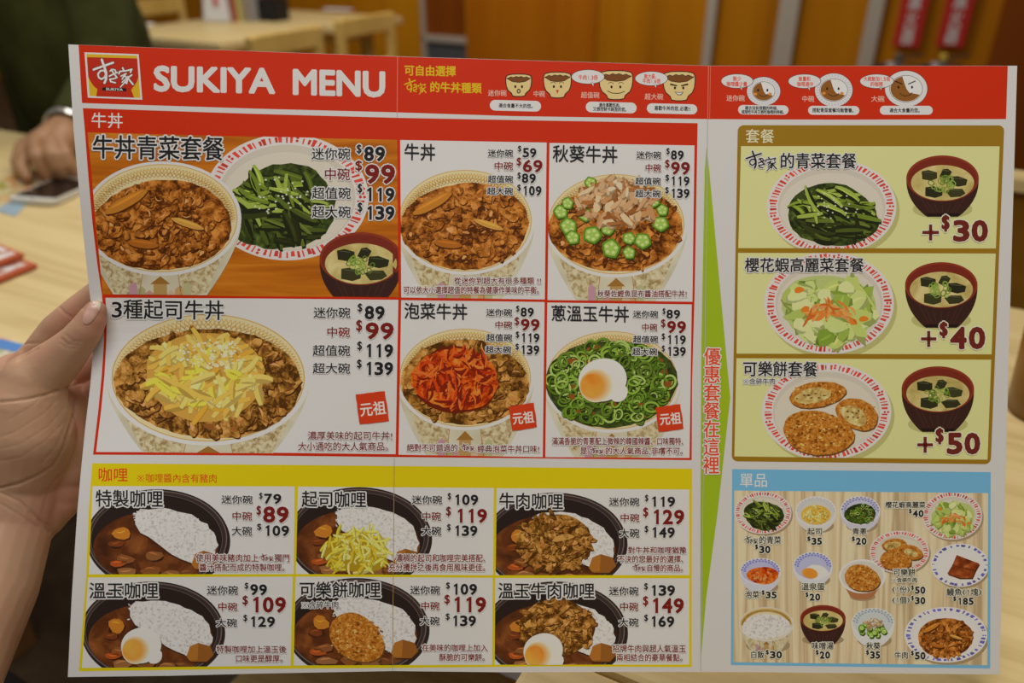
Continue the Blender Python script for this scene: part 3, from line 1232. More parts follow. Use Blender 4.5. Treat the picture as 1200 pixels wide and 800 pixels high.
def grains(pr, rng, poly_c, n, z, test, s=1.0):
    x0, y0, x1, y1 = poly_c
    i = 0
    while i < n:
        x, y = rng.uniform(x0, x1), rng.uniform(y0, y1)
        if not test(x, y):
            continue
        i += 1
        c = rng.choice([(190, 184, 178), (206, 202, 196), (164, 156, 150), (198, 192, 186)])
        pr.add(ell(x, y, 1.9 * s, .85 * s, 7, rot=rng.uniform(0, 180)), P(*c), z + (i % 40) * .5)


def curry(pr, rng, R, top, z=20, topping=None):
    """black curry bowl: R is its right end, top its upper end"""
    rx, ry = 84, 58
    cx, cy = R - rx, top + ry
    pr.add(ell(cx + 1.5, cy + 3, rx, ry, 72), P(44, 34, 30), z)
    pr.add(ell(cx, cy, rx, ry, 72), P(38, 28, 25), z + 2)
    pr.add(ell(cx, cy, rx - 2.2, ry - 1.8, 72), P(98, 80, 72), z + 3)
    pr.add(ell(cx, cy, rx - 3.6, ry - 3.0, 72), P(50, 38, 34), z + 4)
    pr.add(ell(cx - 1, cy + 1, rx - 6.5, ry - 5.2, 72), P(86, 72, 66), z + 5)
    pr.add(ell(cx - 1, cy + 1, rx - 7.2, ry - 5.8, 72), P(36, 24, 20), z + 6)
    fx, fy, frx, fry = cx - 2, cy + 10, rx - 11, ry - 16
    pr.add(ell(fx, fy, frx, fry, 64), PF['curry'], z + 8, (rng.uniform(0, 40), 0))
    # rice covers the upper right
    pts = [(fx - 24, fy - fry * .93)]
    for a in range(-104, 22, 7):
        k = .98 + rng.uniform(-.025, .03)
        pts.append((fx + frx * k * math.cos(math.radians(a)), fy - 3 + fry * k * 1.03 * math.sin(math.radians(a))))
    pts += [(fx + 46, fy + 20), (fx + 30, fy + 14), (fx + 18, fy + 8), (fx + 4, fy - 3), (fx - 8, fy - 12), (fx - 18, fy - 17), (fx - 24, fy - 27)]
    pr.add([(x - .8, y + 1.6) for x, y in pts], P(60, 30, 12), z + 9)
    pr.add(pts, PF['rice'], z + 10)
    def inside(x, y):
        u, v = (x - fx) / frx, (y - fy + 3) / (fry * 1.0)
        return u * u + v * v < .95 and (y - fy) < 12 + .62 * (x - fx - 30) and x > fx - 26
    grains(pr, rng, (fx - 26, fy - fry, fx + frx, fy + 20), 170, z + 12, inside)
    # potatoes, carrots and meat
    for (x, y, a, b, c) in ((-40, -16, 10, 8, (172, 104, 30)), (-46, -4, 9, 4, (104, 50, 18)), (-36, 14, 11, 5, (120, 70, 34)), (-44, 19, 10, 4, (152, 68, 24)), (-34, 29, 12, 5, (132, 86, 48)),
                            (-2, 10, 10, 6, (122, 74, 36)), (-6, 28, 11, 6, (118, 68, 30)), (20, 32, 13, 5, (126, 80, 42)), (-14, 38, 9, 4, (150, 74, 28)), (36, 30, 9, 4, (104, 60, 28))):
        pr.add(blob(fx + x + .8, fy + y + 1.5, a, b, rng, 10, .18), P(52, 24, 10), z + 34)
        q = blob(fx + x, fy + y, a, b, rng, 10, .18)
        pr.add(q, P(*c), z + 35)
        strip(pr, rng, fx + x - 1, fy + y - b * .4, a * 1.1, 1.5, rng.uniform(-.3, .3), tone(c, 1.35), z + 36, .4, .9)
    q = [(46, 8), (56, 4), (70, 8), (74, 18), (66, 26), (48, 26), (42, 20)]
    pr.add([(fx + x + 1, fy + y + 1.5) for x, y in q], P(56, 28, 10), z + 37)
    pr.add([(fx + x, fy + y) for x, y in q], P(128, 76, 26), z + 38)
    pr.add([(fx + x, fy + y) for x, y in [(46, 8), (56, 5), (55, 24), (46, 25), (42, 20)]], P(152, 94, 32), z + 39)
    return fx, fy, frx, fry


def okra(pr, rng, x, y, r, z, rot=None):
    rot = rng.uniform(0, 72) if rot is None else rot
    hexa = ell(x, y, r, r * .92, 5, rot=rot)
    out = []
    for a, b in zip(hexa, hexa[1:] + hexa[:1]):
        out += [a, ((a[0] + b[0]) / 2 * 1.08 - x * .08, (a[1] + b[1]) / 2 * 1.08 - y * .08)]
    pr.add([(p + .8, q + 1.4) for p, q in out], P(40, 56, 10), z)
    pr.add(out, P(84, 118, 28), z + 1)
    pr.add([(x + (p - x) * .78, y + (q - y) * .78) for p, q in out], P(140, 164, 70), z + 2)
    for k in range(5):
        a = math.radians(rot + 72 * k)
        pr.add(ell(x + r * .45 * math.cos(a), y + r * .42 * math.sin(a), r * .17, r * .15, 8), P(176, 190, 116), z + 3)


def flakes(pr, rng, cx, cy, rx, ry, z, n, cols):
    for i in range(n):
        x, y = in_ell(rng, cx, cy, rx, ry)
        a, b, r = rng.uniform(.10, .24) * rx, rng.uniform(.05, .11) * rx, rng.uniform(0, 3.14)
        c = rng.choice(cols)
        pr.add(blob(x + .6, y + 1, a, b, rng, 8, .35, r), tone(c, .74), z + .9 * i)
        pr.add(blob(x, y, a, b, rng, 8, .35, r), P(*c), z + .9 * i + .5)


def cabbage(pr, rng, cx, cy, rx, ry, z, n=46, shrimp=True):
    cols = [(150, 160, 78), (172, 178, 104), (132, 148, 58), (186, 188, 124), (112, 132, 44), (164, 172, 90)]
    pr.add(blob(cx, cy, rx, ry, rng, 30, .07), P(158, 164, 96), z)
    for i in range(n):
        x, y = in_ell(rng, cx, cy, rx * .88, ry * .9)
        a, b, r = rng.uniform(.14, .3) * rx, rng.uniform(.1, .18) * rx, rng.uniform(0, 3.14)
        c = rng.choice(cols)
        pr.add(blob(x + .6, y + 1.1, a, b, rng, 9, .3, r), tone(c, .78), z + 2 + 2 * i)
        pr.add(blob(x, y, a, b, rng, 9, .3, r), P(*c), z + 3 + 2 * i)
        if i % 2:
            strip(pr, rng, x, y, a * 1.3, .05 * rx, r, tone(c, 1.14), z + 3.5 + 2 * i, .3, .8, 4)
    for dx, dy in ((-.62, -.55), (.72, .28), (.5, .36), (-.5, .02)):
        pr.add(blob(cx + dx * rx, cy + dy * ry, rx * .1, rx * .07, rng, 8, .3), P(196, 104, 26), z + 2 * n + 4)
    if shrimp:
        for i in range(46):
            u = rng.uniform(-1, 1)
            x, y = cx + u * rx * .48, cy - ry * .12 + abs(u) * ry * .28 + rng.uniform(-.16, .22) * ry
            strip(pr, rng, x, y, rx * rng.uniform(.2, .36), rx * .05, u * .8 + rng.uniform(-.5, .5) + (1.57 if abs(u) < .15 else 0), P(*rng.choice([(196, 108, 38), (206, 136, 66), (176, 86, 26), (188, 122, 70)])), z + 2 * n + 6 + i, .5, .6)


def croquette(pr, rng, cx, cy, rx, ry, z, rot=0.0, bite=False, n=50):
    b = blob(cx, cy, rx, ry, rng, 36, .05, rot)
    pr.add([(x + 1, y + 1.8) for x, y in b], P(96, 60, 24), z)
    pr.add(b, PF['crumb'], z + 1, (rng.uniform(0, 50), rng.uniform(0, 50)))
    for i in range(n):
        x, y = in_ell(rng, cx, cy, rx * .92, ry * .92)
        q = .034 * (rx + ry) * rng.uniform(.4, 1)
        pr.add(blob(x, y, q, q * .7, rng, 6, .4), P(*rng.choice([(196, 134, 58), (128, 68, 14), (176, 108, 34), (210, 156, 84), (104, 54, 10)])), z + 2 + i * .5)
    if bite:
        q = blob(cx - rx * .15, cy + ry * .1, rx * .66, ry * .58, rng, 20, .1, rot)
        pr.add(q, PF['potato'], z + 30)
        for i in range(7):
            x, y = in_ell(rng, cx - rx * .15, cy + ry * .1, rx * .5, ry * .4)
            pr.add(blob(x, y, rx * .06, ry * .07, rng, 6, .4), P(96, 70, 34), z + 32)


# ------------------------------------------------------------------ the menu
menu = thing('menu', 'big folding paper menu board with red header, held up in the hand', 'menu', MENU_C)
CARD = mat('white_card', tuple(min(.92, v * .8 / w) for v, w in zip(lin((180, 173, 166)), PAPER)), .55, spec=.3)
TOP = [(80, 52), (273, 59), (466, 66), (648, 71.5), (830, 77), (1010, 77), (1192, 77)]
BOT = [(1171, 790), (1000, 788.5), (900, 787.5), (821, 787), (700, 787), (600, 787.5), (460, 786), (300, 789), (200, 791.5), (79.5, 793)]
LEFT = [(float(x), float(y)) for y, x in EDGE[1:-1]][::-1]
RIGHT = [(1186, 280), (1179, 530)]
outline = TOP + RIGHT + BOT + LEFT
pr = Print()
pr.add(outline, CARD, -5)
pr.add(outline, CARD, -255)
card = pr.build('card', menu)
# the cut edge of the card
pts = []
n = len(outline)
for i in range(n):
    a, b = outline[i], outline[(i + 1) % n]
    m_ = max(1, int(math.dist(a, b) / 6))
    pts += [(a[0] + (b[0] - a[0]) * k / m_, a[1] + (b[1] - a[1]) * k / m_) for k in range(m_)]
X, Y = np.array([p[0] for p in pts]), np.array([p[1] for p in pts])
S, NN = surface(X, Y) - np.array(MENU_C), normals(X, Y)
bm = bmesh.new()
va = [bm.verts.new(p) for p in S + NN * (2e-5 - 5 * LIFT)]
vb = [bm.verts.new(p) for p in S + NN * (2e-5 - 255 * LIFT)]
for i in range(len(pts)):
    j = (i + 1) % len(pts)
    bm.faces.new((va[i], va[j], vb[j], vb[i]))
link('card_edge', bm_mesh(bm, 'card_edge'), mat('card_edge', (.62, .58, .52), .8), menu)

# header
HEAD_T = [(92, 52.6), (466, 66.3), (830, 77.2), (1181, 77.2)]
HEAD_B = [(1179, 139.5), (1000, 140.2), (900, 140), (828, 139.5), (600, 136), (466, 131.7), (300, 127.3), (96, 120.7), (94, 86)]
pr = Print(); pr.add(HEAD_T + HEAD_B, RED, 0); banner = pr.build('header_banner', menu)
pr = Print()
pr.add([(99, 61.3), (162.5, 63.5), (166.8, 116.8), (103, 114.4)], WHITE, 20)
pr.add([(101.4, 63.2), (160.6, 65.2), (164.6, 114.8), (105, 112.4)], P(184, 144, 28), 24)
bw = [(102.0, 66.9), (161.0, 68.5), (162.2, 90)]
bw += [(160.4, 96), (157, 101), (153.8, 105.3), (157.2, 114.4), (112.6, 112.9), (114.2, 104.6), (110, 101.2), (106.4, 96), (103.4, 90)]
pr.add(bw, P(160, 34, 16), 28)
pr.add([(119.9, 102.3), (148.2, 103.4), (148.0, 107.2), (120.1, 106.1)], P(24, 16, 14), 34)
pr.latin('SUKIYA', 124.2, 105.7, 144.0, 106.5, 2.9, P(196, 188, 180), 40, .12)
logo(pr, 109.3, 67.6, 156.3, 101.4, P(192, 184, 176), 44, (P(60, 18, 12), .7), .03, 1.05)
pr.build('logo', banner)
pr = Print()
pr.latin('SUKIYA', 180, 107.4, 322.5, 110.6, 31, P(184, 176, 168), 20, 1.5)
pr.latin('MENU', 343, 111.6, 451.5, 114.6, 31, P(184, 176, 168), 20, 1.5)
pr.build('title_lettering', banner)
pr = Print()
YEL = P(186, 152, 20)
pr.cjk('可自由選擇', 474, 88.3, 534, 89.6, 11.5, YEL, 20, .28)
logo(pr, 474, 91, 499.5, 110, YEL, 20, None, .03, 1.05)
pr.cjk('的牛丼種類', 504, 107.8, 564, 109.4, 11.5, YEL, 20, .28)
pr.build('subtitle_lettering', banner)


def icon_bowl(cx, x0, x1, y0, y1, face):
    """small line-drawn bowl of beef with dots for eyes"""
    pr = Print()
    w, h = (x1 - x0) / 2, y1 - y0
    K1, CR = P(30, 20, 16), P(190, 164, 108)
    body = [(-1, .16), (-1, .36), (-.95, .56), (-.83, .72), (-.56, .85), (-.48, .97), (-.2, 1), (.2, 1), (.48, .97), (.56, .85), (.83, .72), (.95, .56), (1, .36), (1, .16), (.9, .05), (.5, 0), (0, -.01), (-.5, 0), (-.9, .05)]
    body = [(cx + a * w, y0 + b * h) for a, b in body]
    pr.add(body, CR, 20)
    pr.line(body, 1.1, K1, 24, close=True)
    lip = [(cx + a * w, y0 + b * h) for a, b in [(-.94, .18), (-.5, .33), (0, .37), (.5, .33), (.94, .18)]]
    meat = lip[:]
    for k in range(9):
        a = .8 - 1.6 * k / 8
        meat.append((cx + a * w, y0 + (.13 + .05 * abs(a) - (.045 if k % 2 else 0)) * h))
    pr.add(meat, P(104, 60, 24), 22)
    pr.line(meat, .7, K1, 25, close=True)
    ex, ey = .26 * w, y0 + .56 * h
    for s in (-1, 1):
        pr.add(ell(cx + s * ex, ey, 1.3, 1.8, 10), K1, 28)
        if face == 3:
            pr.add([(cx + s * ex * .45, ey - 3.2), (cx + s * ex * 2.1, ey - 5.4), (cx + s * ex * 2.2, ey - 3.4), (cx + s * ex * .5, ey - 1.8)], K1, 28)
        elif face:
            pr.line(ell(cx + s * ex * 1.15, ey - 3, 3, 2.4, 6, 190, 350), .6, K1, 28)
    my = y0 + .76 * h
    if face == 0:
        pr.line(ell(cx, my, 1.7, 2.2, 12), 1.2, K1, 28, close=True)
    elif face == 1:
        pr.add([(cx - 1.8, my - 2), (cx + 1.8, my - 2), (cx, my + 2.6)], P(176, 50, 26), 28)
    elif face == 2:
        pr.line([(cx - .5 * w, my - 2), (cx - .25 * w, my + .4), (cx, my + .9), (cx + .25 * w, my + .6), (cx + .5 * w, my - 1.4)], .9, K1, 28)
    else:
        pr.add([(cx - 5.4, my - 2.4), (cx, my - 1.7), (cx + 5.4, my - 2.2), (cx + 2.6, my + 1.6), (cx - 1.6, my + 1.7)], K1, 28)
        pr.add([(cx - 4.2, my - 1.7), (cx, my - 1.1), (cx + 4.2, my - 1.5), (cx + 1.9, my + .8), (cx - 1.2, my + .9)], WHITE, 29)
    pr.build('bowl_icon', banner)


icon_bowl(607.8, 592.7, 622.8, 87, 113, 0)
icon_bowl(653.2, 637, 669.5, 84.8, 114.6, 1)
icon_bowl(721.8, 702, 741.5, 83, 116.6, 2)
icon_bowl(795.8, 777, 814.5, 84, 118, 3)


def icon_plate(cx, cy, rx, ry, irx, iry, plain):
    pr = Print()
    K1 = P(56, 44, 40)
    pr.add(ell(cx, cy, rx + .5, ry + .5, 48), K1, 20)
    pr.add(ell(cx, cy, rx, ry, 48), WHITE, 22)
    if not plain:
        for k in range(34):
            a = 2 * math.pi * k / 34
            pr.line([(cx + rx * .78 * math.cos(a), cy + ry * .78 * math.sin(a)), (cx + rx * .95 * math.cos(a), cy + ry * .95 * math.sin(a))], .7, P(158, 150, 172), 23, cap=False)
    pr.add(ell(cx, cy, irx + .5, iry + .5, 40), K1, 24)
    pr.add(ell(cx, cy, irx, iry, 40), P(192, 186, 178), 25)
    half = [(cx + irx * .96 * math.cos(math.radians(a)), cy + iry * .96 * math.sin(math.radians(a))) for a in range(28, 262, 6)]
    pr.add(half + [(cx - irx * .12, cy - iry * .5), (cx + irx * .02, cy), (cx + irx * .2, cy + iry * .3)], P(122, 74, 26), 26)
    for s in (-1, 1):
        pr.add(ell(cx + s * irx * .42 - 1, cy - iry * .12, 1.2, 1.7, 10), P(26, 18, 16), 28)
        if plain:
            pr.line([(cx + s * irx * .2 - 1, cy - iry * .36), (cx + s * irx * .62 - 1, cy - iry * .58)], 1.2, P(26, 18, 16), 28)
        else:
            pr.add(ell(cx + s * irx * .66 - 1, cy + iry * .28, 2.2, 1.6, 10), P(196, 116, 40), 28)
    pr.line([(cx - irx * .4, cy + iry * .36), (cx - irx * .1, cy + iry * .56), (cx + irx * .2, cy + iry * .5), (cx + irx * .38, cy + iry * .3)], .8, P(40, 24, 18), 28)
    pr.build('plate_icon', banner)


icon_plate(894.8, 107, 19.5, 16.7, 13, 11, False)
icon_plate(977, 105.5, 22, 19.5, 16, 13, False)
icon_plate(1061.8, 104, 24.8, 21, 19, 15.4, True)


def bubble(cx, cy, rx, ry, tail, lines):
    pr = Print()
    pr.add(ell(cx, cy, rx + .6, ry + .6, 40), P(60, 40, 36), 30)
    pr.add([(tail[0] - 4, cy + ry - 1.4), (tail[0] + .6, cy + ry - 1.6), (tail[0] + .8, tail[1] + .8)], P(60, 40, 36), 30)
    pr.add(ell(cx, cy, rx, ry, 40), WHITE, 34)
    pr.add([(tail[0] - 3.2, cy + ry - 1.6), (tail[0], cy + ry - 1.8), (tail[0], tail[1])], WHITE, 34)
    for s, x0, x1, yb, h in lines:
        pr.cjk(s, x0, yb, x1, yb + .2, h, RED2, 40, .1)
    pr.build('speech_bubble', banner)


bubble(689, 90, 19, 8, (695.5, 101), [('牛肉1.3倍', 678, 700.5, 93.6, 5.6)])
bubble(763.3, 92, 18.8, 8, (769, 103), [('飯大盛、', 755, 771.5, 92, 5.2), ('牛肉1.6倍', 753, 774, 97.6, 5.2)])
bubble(863.8, 95, 18.5, 8, (869.5, 105.6), [('飯少', 859, 868.5, 94.8, 5.2), ('咖哩醬少量', 851.5, 875.5, 101, 5.2)])
bubble(942.8, 95.2, 18.8, 8, (949, 105.8), [('飯量和', 936, 949.5, 95, 5.2), ('咖哩適中', 934, 953, 101.2, 5.2)])
bubble(1027.5, 95.2, 19.5, 8, (1033, 105.6), [('大碗飯加1.5倍', 1012, 1043, 95, 5.2), ('的咖哩', 1020, 1034.5, 101.2, 5.2)])


def pill(x0, x1, y0, y1, lines, sl=.02):
    pr = Print()
    r = (y1 - y0 - 1) / 2
    w = x1 - x0
    q = ell(x0 + r, y0 + r, r, r, 12, 90, 270) + ell(x1 - r, y0 + r + sl * w, r, r, 12, 270, 450)
    pr.add(q, WHITE, 30)
    for s, a, b, yb, h in lines:
        pr.cjk(s, a, yb, b, yb + sl * (b - a), h, BLACK, 40, .12)
    pr.build('caption_pill', banner)


pill(574, 634, 117, 130.5, [('適合食量不大的您。', 584.5, 627, 126, 4.8)])
pill(686.5, 746, 119, 132.6, [('適合喜歡吃肉、', 702, 729.5, 125.3, 4.6), ('又想控制卡路里的您。', 695, 736.5, 130, 4.6)])
pill(758, 817, 121, 133.8, [('喜歡牛丼的您,必選!!', 767, 809, 129.2, 5)])
pill(865, 924, 123, 135, [('適合沒有很餓的時候、', 873, 914, 128.6, 4.2), ('或想吃牛丼又想吃咖哩的時候。', 869, 921, 133.2, 4.2)], .008)
pill(947, 1007, 124, 135.4, [('搭配青菜套餐均衡營養。', 952, 1003, 131.6, 4.8)], .004)
pill(1031, 1093, 124, 135.4, [('適合大食量的您。', 1042.5, 1080.5, 131.8, 4.8)], 0)
pr = Print()
PK = P(200, 160, 140)
for s, a, b, yb in (('迷你碗', 572, 593.5, 112.4), ('中碗', 625, 638.5, 113.4), ('超值碗', 681, 702.3, 114.8), ('超大碗', 755.6, 777, 116.6), ('迷你碗', 851.4, 872.6, 118.4), ('中碗', 939.8, 954, 119.2), ('大碗', 1021, 1036.3, 119.2)):
    pr.cjk(s, a, yb, b, yb + .3, 6.8, PK, 20, .05)
pr.build('size_lettering', banner)
pr = Print()
FOLD = P(196, 104, 76)
pr.line([CR1[0], (crx(CR1, 131.6), 131.6)], .9, FOLD, 440, cap=False)
pr.line([CR2[0], (crx(CR2, 139.4), 139.4)], .9, FOLD, 440, cap=False)
pr.line([(832.4, 77.4), (831.5, 139.4)], .6, FOLD, 440, cap=False)
for cr, a, b in ((CR1, 132, 138.4), (CR1, 536, 546), (CR1, 779, 785), (CR2, 140, 786)):
    pr.line([(crx(cr, a), a), (crx(cr, b), b)], .8, P(160, 152, 146), 440, cap=False)
pr.line([(crx(CR1, 546), 546), (crx(CR1, 780), 780)], .6, P(150, 120, 80), 440, cap=False)
pr.build('fold_crease', menu)

# ---- beef bowl section
pr = Print()
pr.add([(97, 126.6), (300, 133.4), (466, 138), (640, 141.3), (817.6, 144.3), (814, 345), (811, 450), (810.6, 539), (640, 537), (464, 535.4), (300, 533.6), (109, 532.6), (115.3, 480), (119.2, 440), (121.9, 400), (122, 375), (119.4, 345), (114.2, 310), (108.2, 260), (103, 200), (99.6, 155)], RED, 0)
beef_section = pr.build('beef_bowl_section', menu)
pr = Print(); pr.cjk('牛丼', 107, 149.6, 144, 150.4, 17, P(190, 182, 174), 20, .1); pr.build('section_heading', beef_section)
C1 = [(102.6, 155), (300, 160.3), (465.4, 163.8), (467, 348), (300, 347), (120.6, 344.6), (112, 263), (107, 200)]
C4 = [(123.6, 348.8), (300, 349.6), (466.8, 351.2), (465, 450), (463.6, 532), (300, 530), (112.6, 529.4), (118.6, 480), (122.4, 440), (124.6, 400), (125, 375)]
C2 = [(469, 164), (640.6, 167), (638.4, 350.8), (470.2, 348.4)]
C3 = [(644, 167.4), (813.8, 170.4), (811.4, 353.4), (641.6, 351.4)]
C5 = [(470.2, 351.6), (638.2, 353.8), (636, 535.4), (467, 532.6)]
C6 = [(641.4, 354.4), (810.6, 356.6), (808, 536.4), (639, 535.4)]
BLK = BLACK
HW = (WHITE, 1.2)


def panel(cell, m, parent, z=10):
    pr = Print(); pr.add(cell, m, z)
    return pr.build('dish_panel', parent)


def title(panel_, s, x0, y0, x1, y1, h, halo=HW, bold=.32, note=None, lg=None):
    pr = Print()
    if s:
        pr.cjk(s, x0, y0, x1, y1, h, BLK, 400, bold, halo)
    if lg:
        logo(pr, *lg, BLK, 400, halo, .02, 1.05)
    if note:
        pr.cjk(note[0], note[1], note[2], note[3], note[2], note[4], BLK, 400, .08, (WHITE, .9))
    pr.build('dish_name', panel_)


def prices(panel_, rows, halo=(WHITE, .9), sk=.5):
    """rows: label x0 x1 bottom height | $ x0 x1 top bottom | figures x0 x1 top bottom | red?"""
    pr = Print()
    for s, a, b, yb, h, d0, d1, dt, db, fig, x0, x1, yt, y1, red in rows:
        m = DRED if red else BLK
        if s:
            pr.cjk(s, a, yb, b, yb + .3, h, m, 400, .2, halo)
        pr.num('$', d0, d1, dt, db, m, 400, halo, .028)
        pr.num(fig, x0, x1, yt, y1, m, 400, halo, .05, sk)
    pr.build('price_list', panel_)


def caption(panel_, lines, halo=(WHITE, 1.0), bold=.14):
    pr = Print()
    for l in lines:
        if l[0] is None:
            logo(pr, *l[1:5], DRED, 400, halo, .02, 1.15)
        else:
            s, x0, yb, x1, h = l
            pr.cjk(s, x0, yb, x1, yb + .2, h, DRED, 400, bold, halo)
    pr.build('caption', panel_)


def stamp(panel_, q, cx, cy, w, h, ang):
    pr = Print()
    rng = random.Random(5)
    out = []
    for a, b in zip(q, q[1:] + q[:1]):
        for k in range(7):
            out.append((a[0] + (b[0] - a[0]) * k / 7 + rng.uniform(-.35, .35), a[1] + (b[1] - a[1]) * k / 7 + rng.uniform(-.35, .35)))
    pr.add(out, P(178, 50, 18), 420)
    pr.turned('元祖', cx, cy, w, h, ang, P(196, 184, 172), 430, .28)
    pr.build('stamp', panel_)


MI, ZH, CZ, CD, DA = '迷你碗', '中碗', '超值碗', '超大碗', '大碗'

# 1 beef bowl with greens and soup, on wood
p1 = panel(C1, PF['orangewood'], beef_section)
rng = random.Random(11)
cl1 = [(102.6, 155), (465.4, 163.8), (467, 348), (120.6, 344.6)]
pr = Print(cl1)
plate(pr, 336, 231, 96, 74, rng, z=14, inner=.84)
greens(pr, rng, 330, 243, 64, 50, 26, 90, 34)
pr.build('greens_picture', p1)
pr = Print(cl1)
bowl(pr, 190, 256, 93, 67, 350, 52, 220, fx=188)
beef(pr, rng, 190, 264, 82, 53, 240, 62)
pr.build('beef_bowl_picture', p1)
pr = Print(cl1)
soup(pr, rng, 423, 303, 48.5, 31, 352, 28, 250)
pr.build('soup_picture', p1)
title(p1, '牛丼青菜套餐', 109, 185.6, 262, 188.2, 26, (WHITE, 1.6), .4)
prices(p1, [(MI, 365.5, 410.5, 187, 13, 417.5, 424.2, 169.2, 181, '89', 426, 452, 171.4, 189, 0), (ZH, 380, 410, 211, 13.4, 416, 425, 188, 201.4, '99', 427, 464, 192.4, 215.6, 1),
            (CZ, 366, 411, 233, 13, 418.8, 425, 215, 227.4, '119', 427, 463, 219.6, 236, 0), (CD, 366, 411, 255, 13, 418.8, 425.2, 237, 249.6, '139', 427.4, 463, 241, 257.6, 0)], (WHITE, 1.3))

# 2 plain beef bowl
p2 = panel(C2, WHITE, beef_section)
rng = random.Random(12)
pr = Print(C2)
bowl(pr, 545, 259, 82, 63, 350, 44, 20)
beef(pr, rng, 545, 265, 75, 51, 40, 60)
pr.build('beef_bowl_picture', p2)
title(p2, '牛丼', 474, 187.4, 510, 188.4, 18.5, None, .2)
prices(p2, [(MI, 572, 601, 183.6, 8, 606.6, 611.2, 170.6, 178.8, '59', 612, 629, 173.2, 184.6, 0), (ZH, 579, 601, 199.2, 9, 605, 611.4, 184.4, 195.4, '69', 612, 636.4, 187, 202, 1),
            (CZ, 572, 601, 214, 8, 606, 610.8, 201.8, 210.4, '89', 611, 628.4, 203, 214.6, 0), (CD, 571, 601, 228, 8, 605.8, 610.8, 216, 224.6, '109', 611.6, 635, 217.6, 229.2, 0)])
caption(p2, [('從迷你到超大有很多種類 !!', 532.5, 332.8, 634.4, 7.6), ('可以依大小選擇超值的特餐為健康作美味的平衡。', 473, 344, 636, 8.2)])

# 3 okra beef bowl
p3 = panel(C3, WHITE, beef_section)
rng = random.Random(13)
pr = Print(C3)
bowl(pr, 722, 263, 84, 62, 354, 46, 20)
beef(pr, rng, 722, 268, 77, 51, 40, 60, False)
pr.build('beef_bowl_picture', p3)
pr = Print(C3)
for k, (x, y, r) in enumerate(((657, 248, 9.5), (665, 238, 8), (666, 265, 11.5), (686, 252, 9), (671, 278, 9.5), (694, 275, 12), (716, 291, 12.5), (737, 279, 8.5), (753, 282, 11), (737, 296, 8.5), (774, 262, 10.5), (776, 246, 8), (766, 236, 8), (692, 214, 8), (712, 268, 9))):
    okra(pr, rng, x, y, r, 210 + 4 * k)
flakes(pr, rng, 722, 238, 46, 27, 272, 130, [(170, 120, 74), (150, 92, 44), (186, 146, 104), (132, 78, 34), (178, 134, 92), (196, 164, 124)])
flakes(pr, rng, 727, 218, 32, 11, 385, 16, [(186, 156, 118), (196, 170, 136), (176, 140, 98)])
pr.build('okra_topping_picture', p3)
title(p3, '秋葵牛丼', 648, 189.6, 723.5, 191.2, 18.6, None, .2)
prices(p3, [(MI, 746, 774.6, 185.8, 8, 780.4, 785, 173.4, 181.8, '89', 785.6, 801.6, 176, 187.2, 0), (ZH, 756, 774.4, 201.2, 8.6, 778.8, 785, 187, 197.8, '99', 785.6, 809, 189.4, 204.8, 1),
            (CZ, 744.5, 774, 216.4, 8, 779.4, 784.4, 204.4, 213, '119', 785, 808.4, 206.4, 217.6, 0), (CD, 744.5, 774, 231.2, 8, 779, 784, 219, 227.6, '139', 785, 808.4, 220.8, 232, 0)])
caption(p3, [('秋葵佐鰹魚昆布醬油搭配牛丼!', 700, 348, 805, 7.6)])

# 4 three cheese beef bowl
p4 = panel(C4, WHITE, beef_section)
rng = random.Random(14)
cl4 = [(123.6, 348.8), (466.8, 351.2), (463.6, 532), (112.6, 529.4)]
pr = Print(cl4)
bowl(pr, 244, 443, 119, 79, 548, 62, 20)
beef(pr, rng, 245, 449, 108, 65, 40, 84, False, 'beef2', 1.25)
pr.build('beef_bowl_picture', p4)
pr = Print(cl4)
pr.add(blob(241, 441, 72, 50, rng, 40, .06), P(176, 130, 54), 214)
cheese(pr, rng, 241, 440, 76, 54, 216, 90, [(196, 150, 60), (204, 166, 82), (190, 140, 44)], (.22, .45), .075)
cheese(pr, rng, 241, 436, 66, 44, 300, 84, [(206, 172, 88), (212, 186, 112), (200, 158, 66), (208, 178, 60)], (.2, .5), .085)
for i in range(150):
    x, y = in_ell(rng, 250 + rng.uniform(-8, 8), 415, 36, 17)
    pr.add(blob(x, y, rng.uniform(1, 2.4), rng.uniform(.8, 1.7), rng, 6, .3), P(*rng.choice([(214, 192, 138), (220, 204, 160), (206, 170, 96)])), 390 + i * .04)
pr.build('cheese_topping_picture', p4)
title(p4, '3種起司牛丼', 131, 373, 262.6, 374.8, 21.5, (WHITE, 1.6), .3)
prices(p4, [(MI, 368, 410.4, 372.2, 11.6, 418.8, 425.2, 355.2, 366.4, '89', 426.8, 451.6, 358, 374.2, 0), (ZH, 383, 410, 394.6, 11, 417, 425, 374.4, 389.4, '99', 427.6, 462.4, 377.4, 397.6, 1),
            (CZ, 367, 410.2, 416.8, 12, 418.4, 424.8, 399.6, 411.2, '119', 426.8, 461.4, 402.6, 418.4, 0), (CD, 367, 410.2, 437.4, 11.6, 418, 424.4, 420.8, 432.4, '139', 426.8, 461.4, 423.6, 439.4, 0)])
caption(p4, [('濃厚美味的起司牛丼!', 361, 515, 460.4, 9.2), ('大小通吃的大人氣商品。', 349.6, 527.6, 461, 9.4)])
stamp(p4, [(416.7, 461.8), (451, 458), (456.2, 493), (421.7, 497.2)], 437, 479, 31, 15, -6)

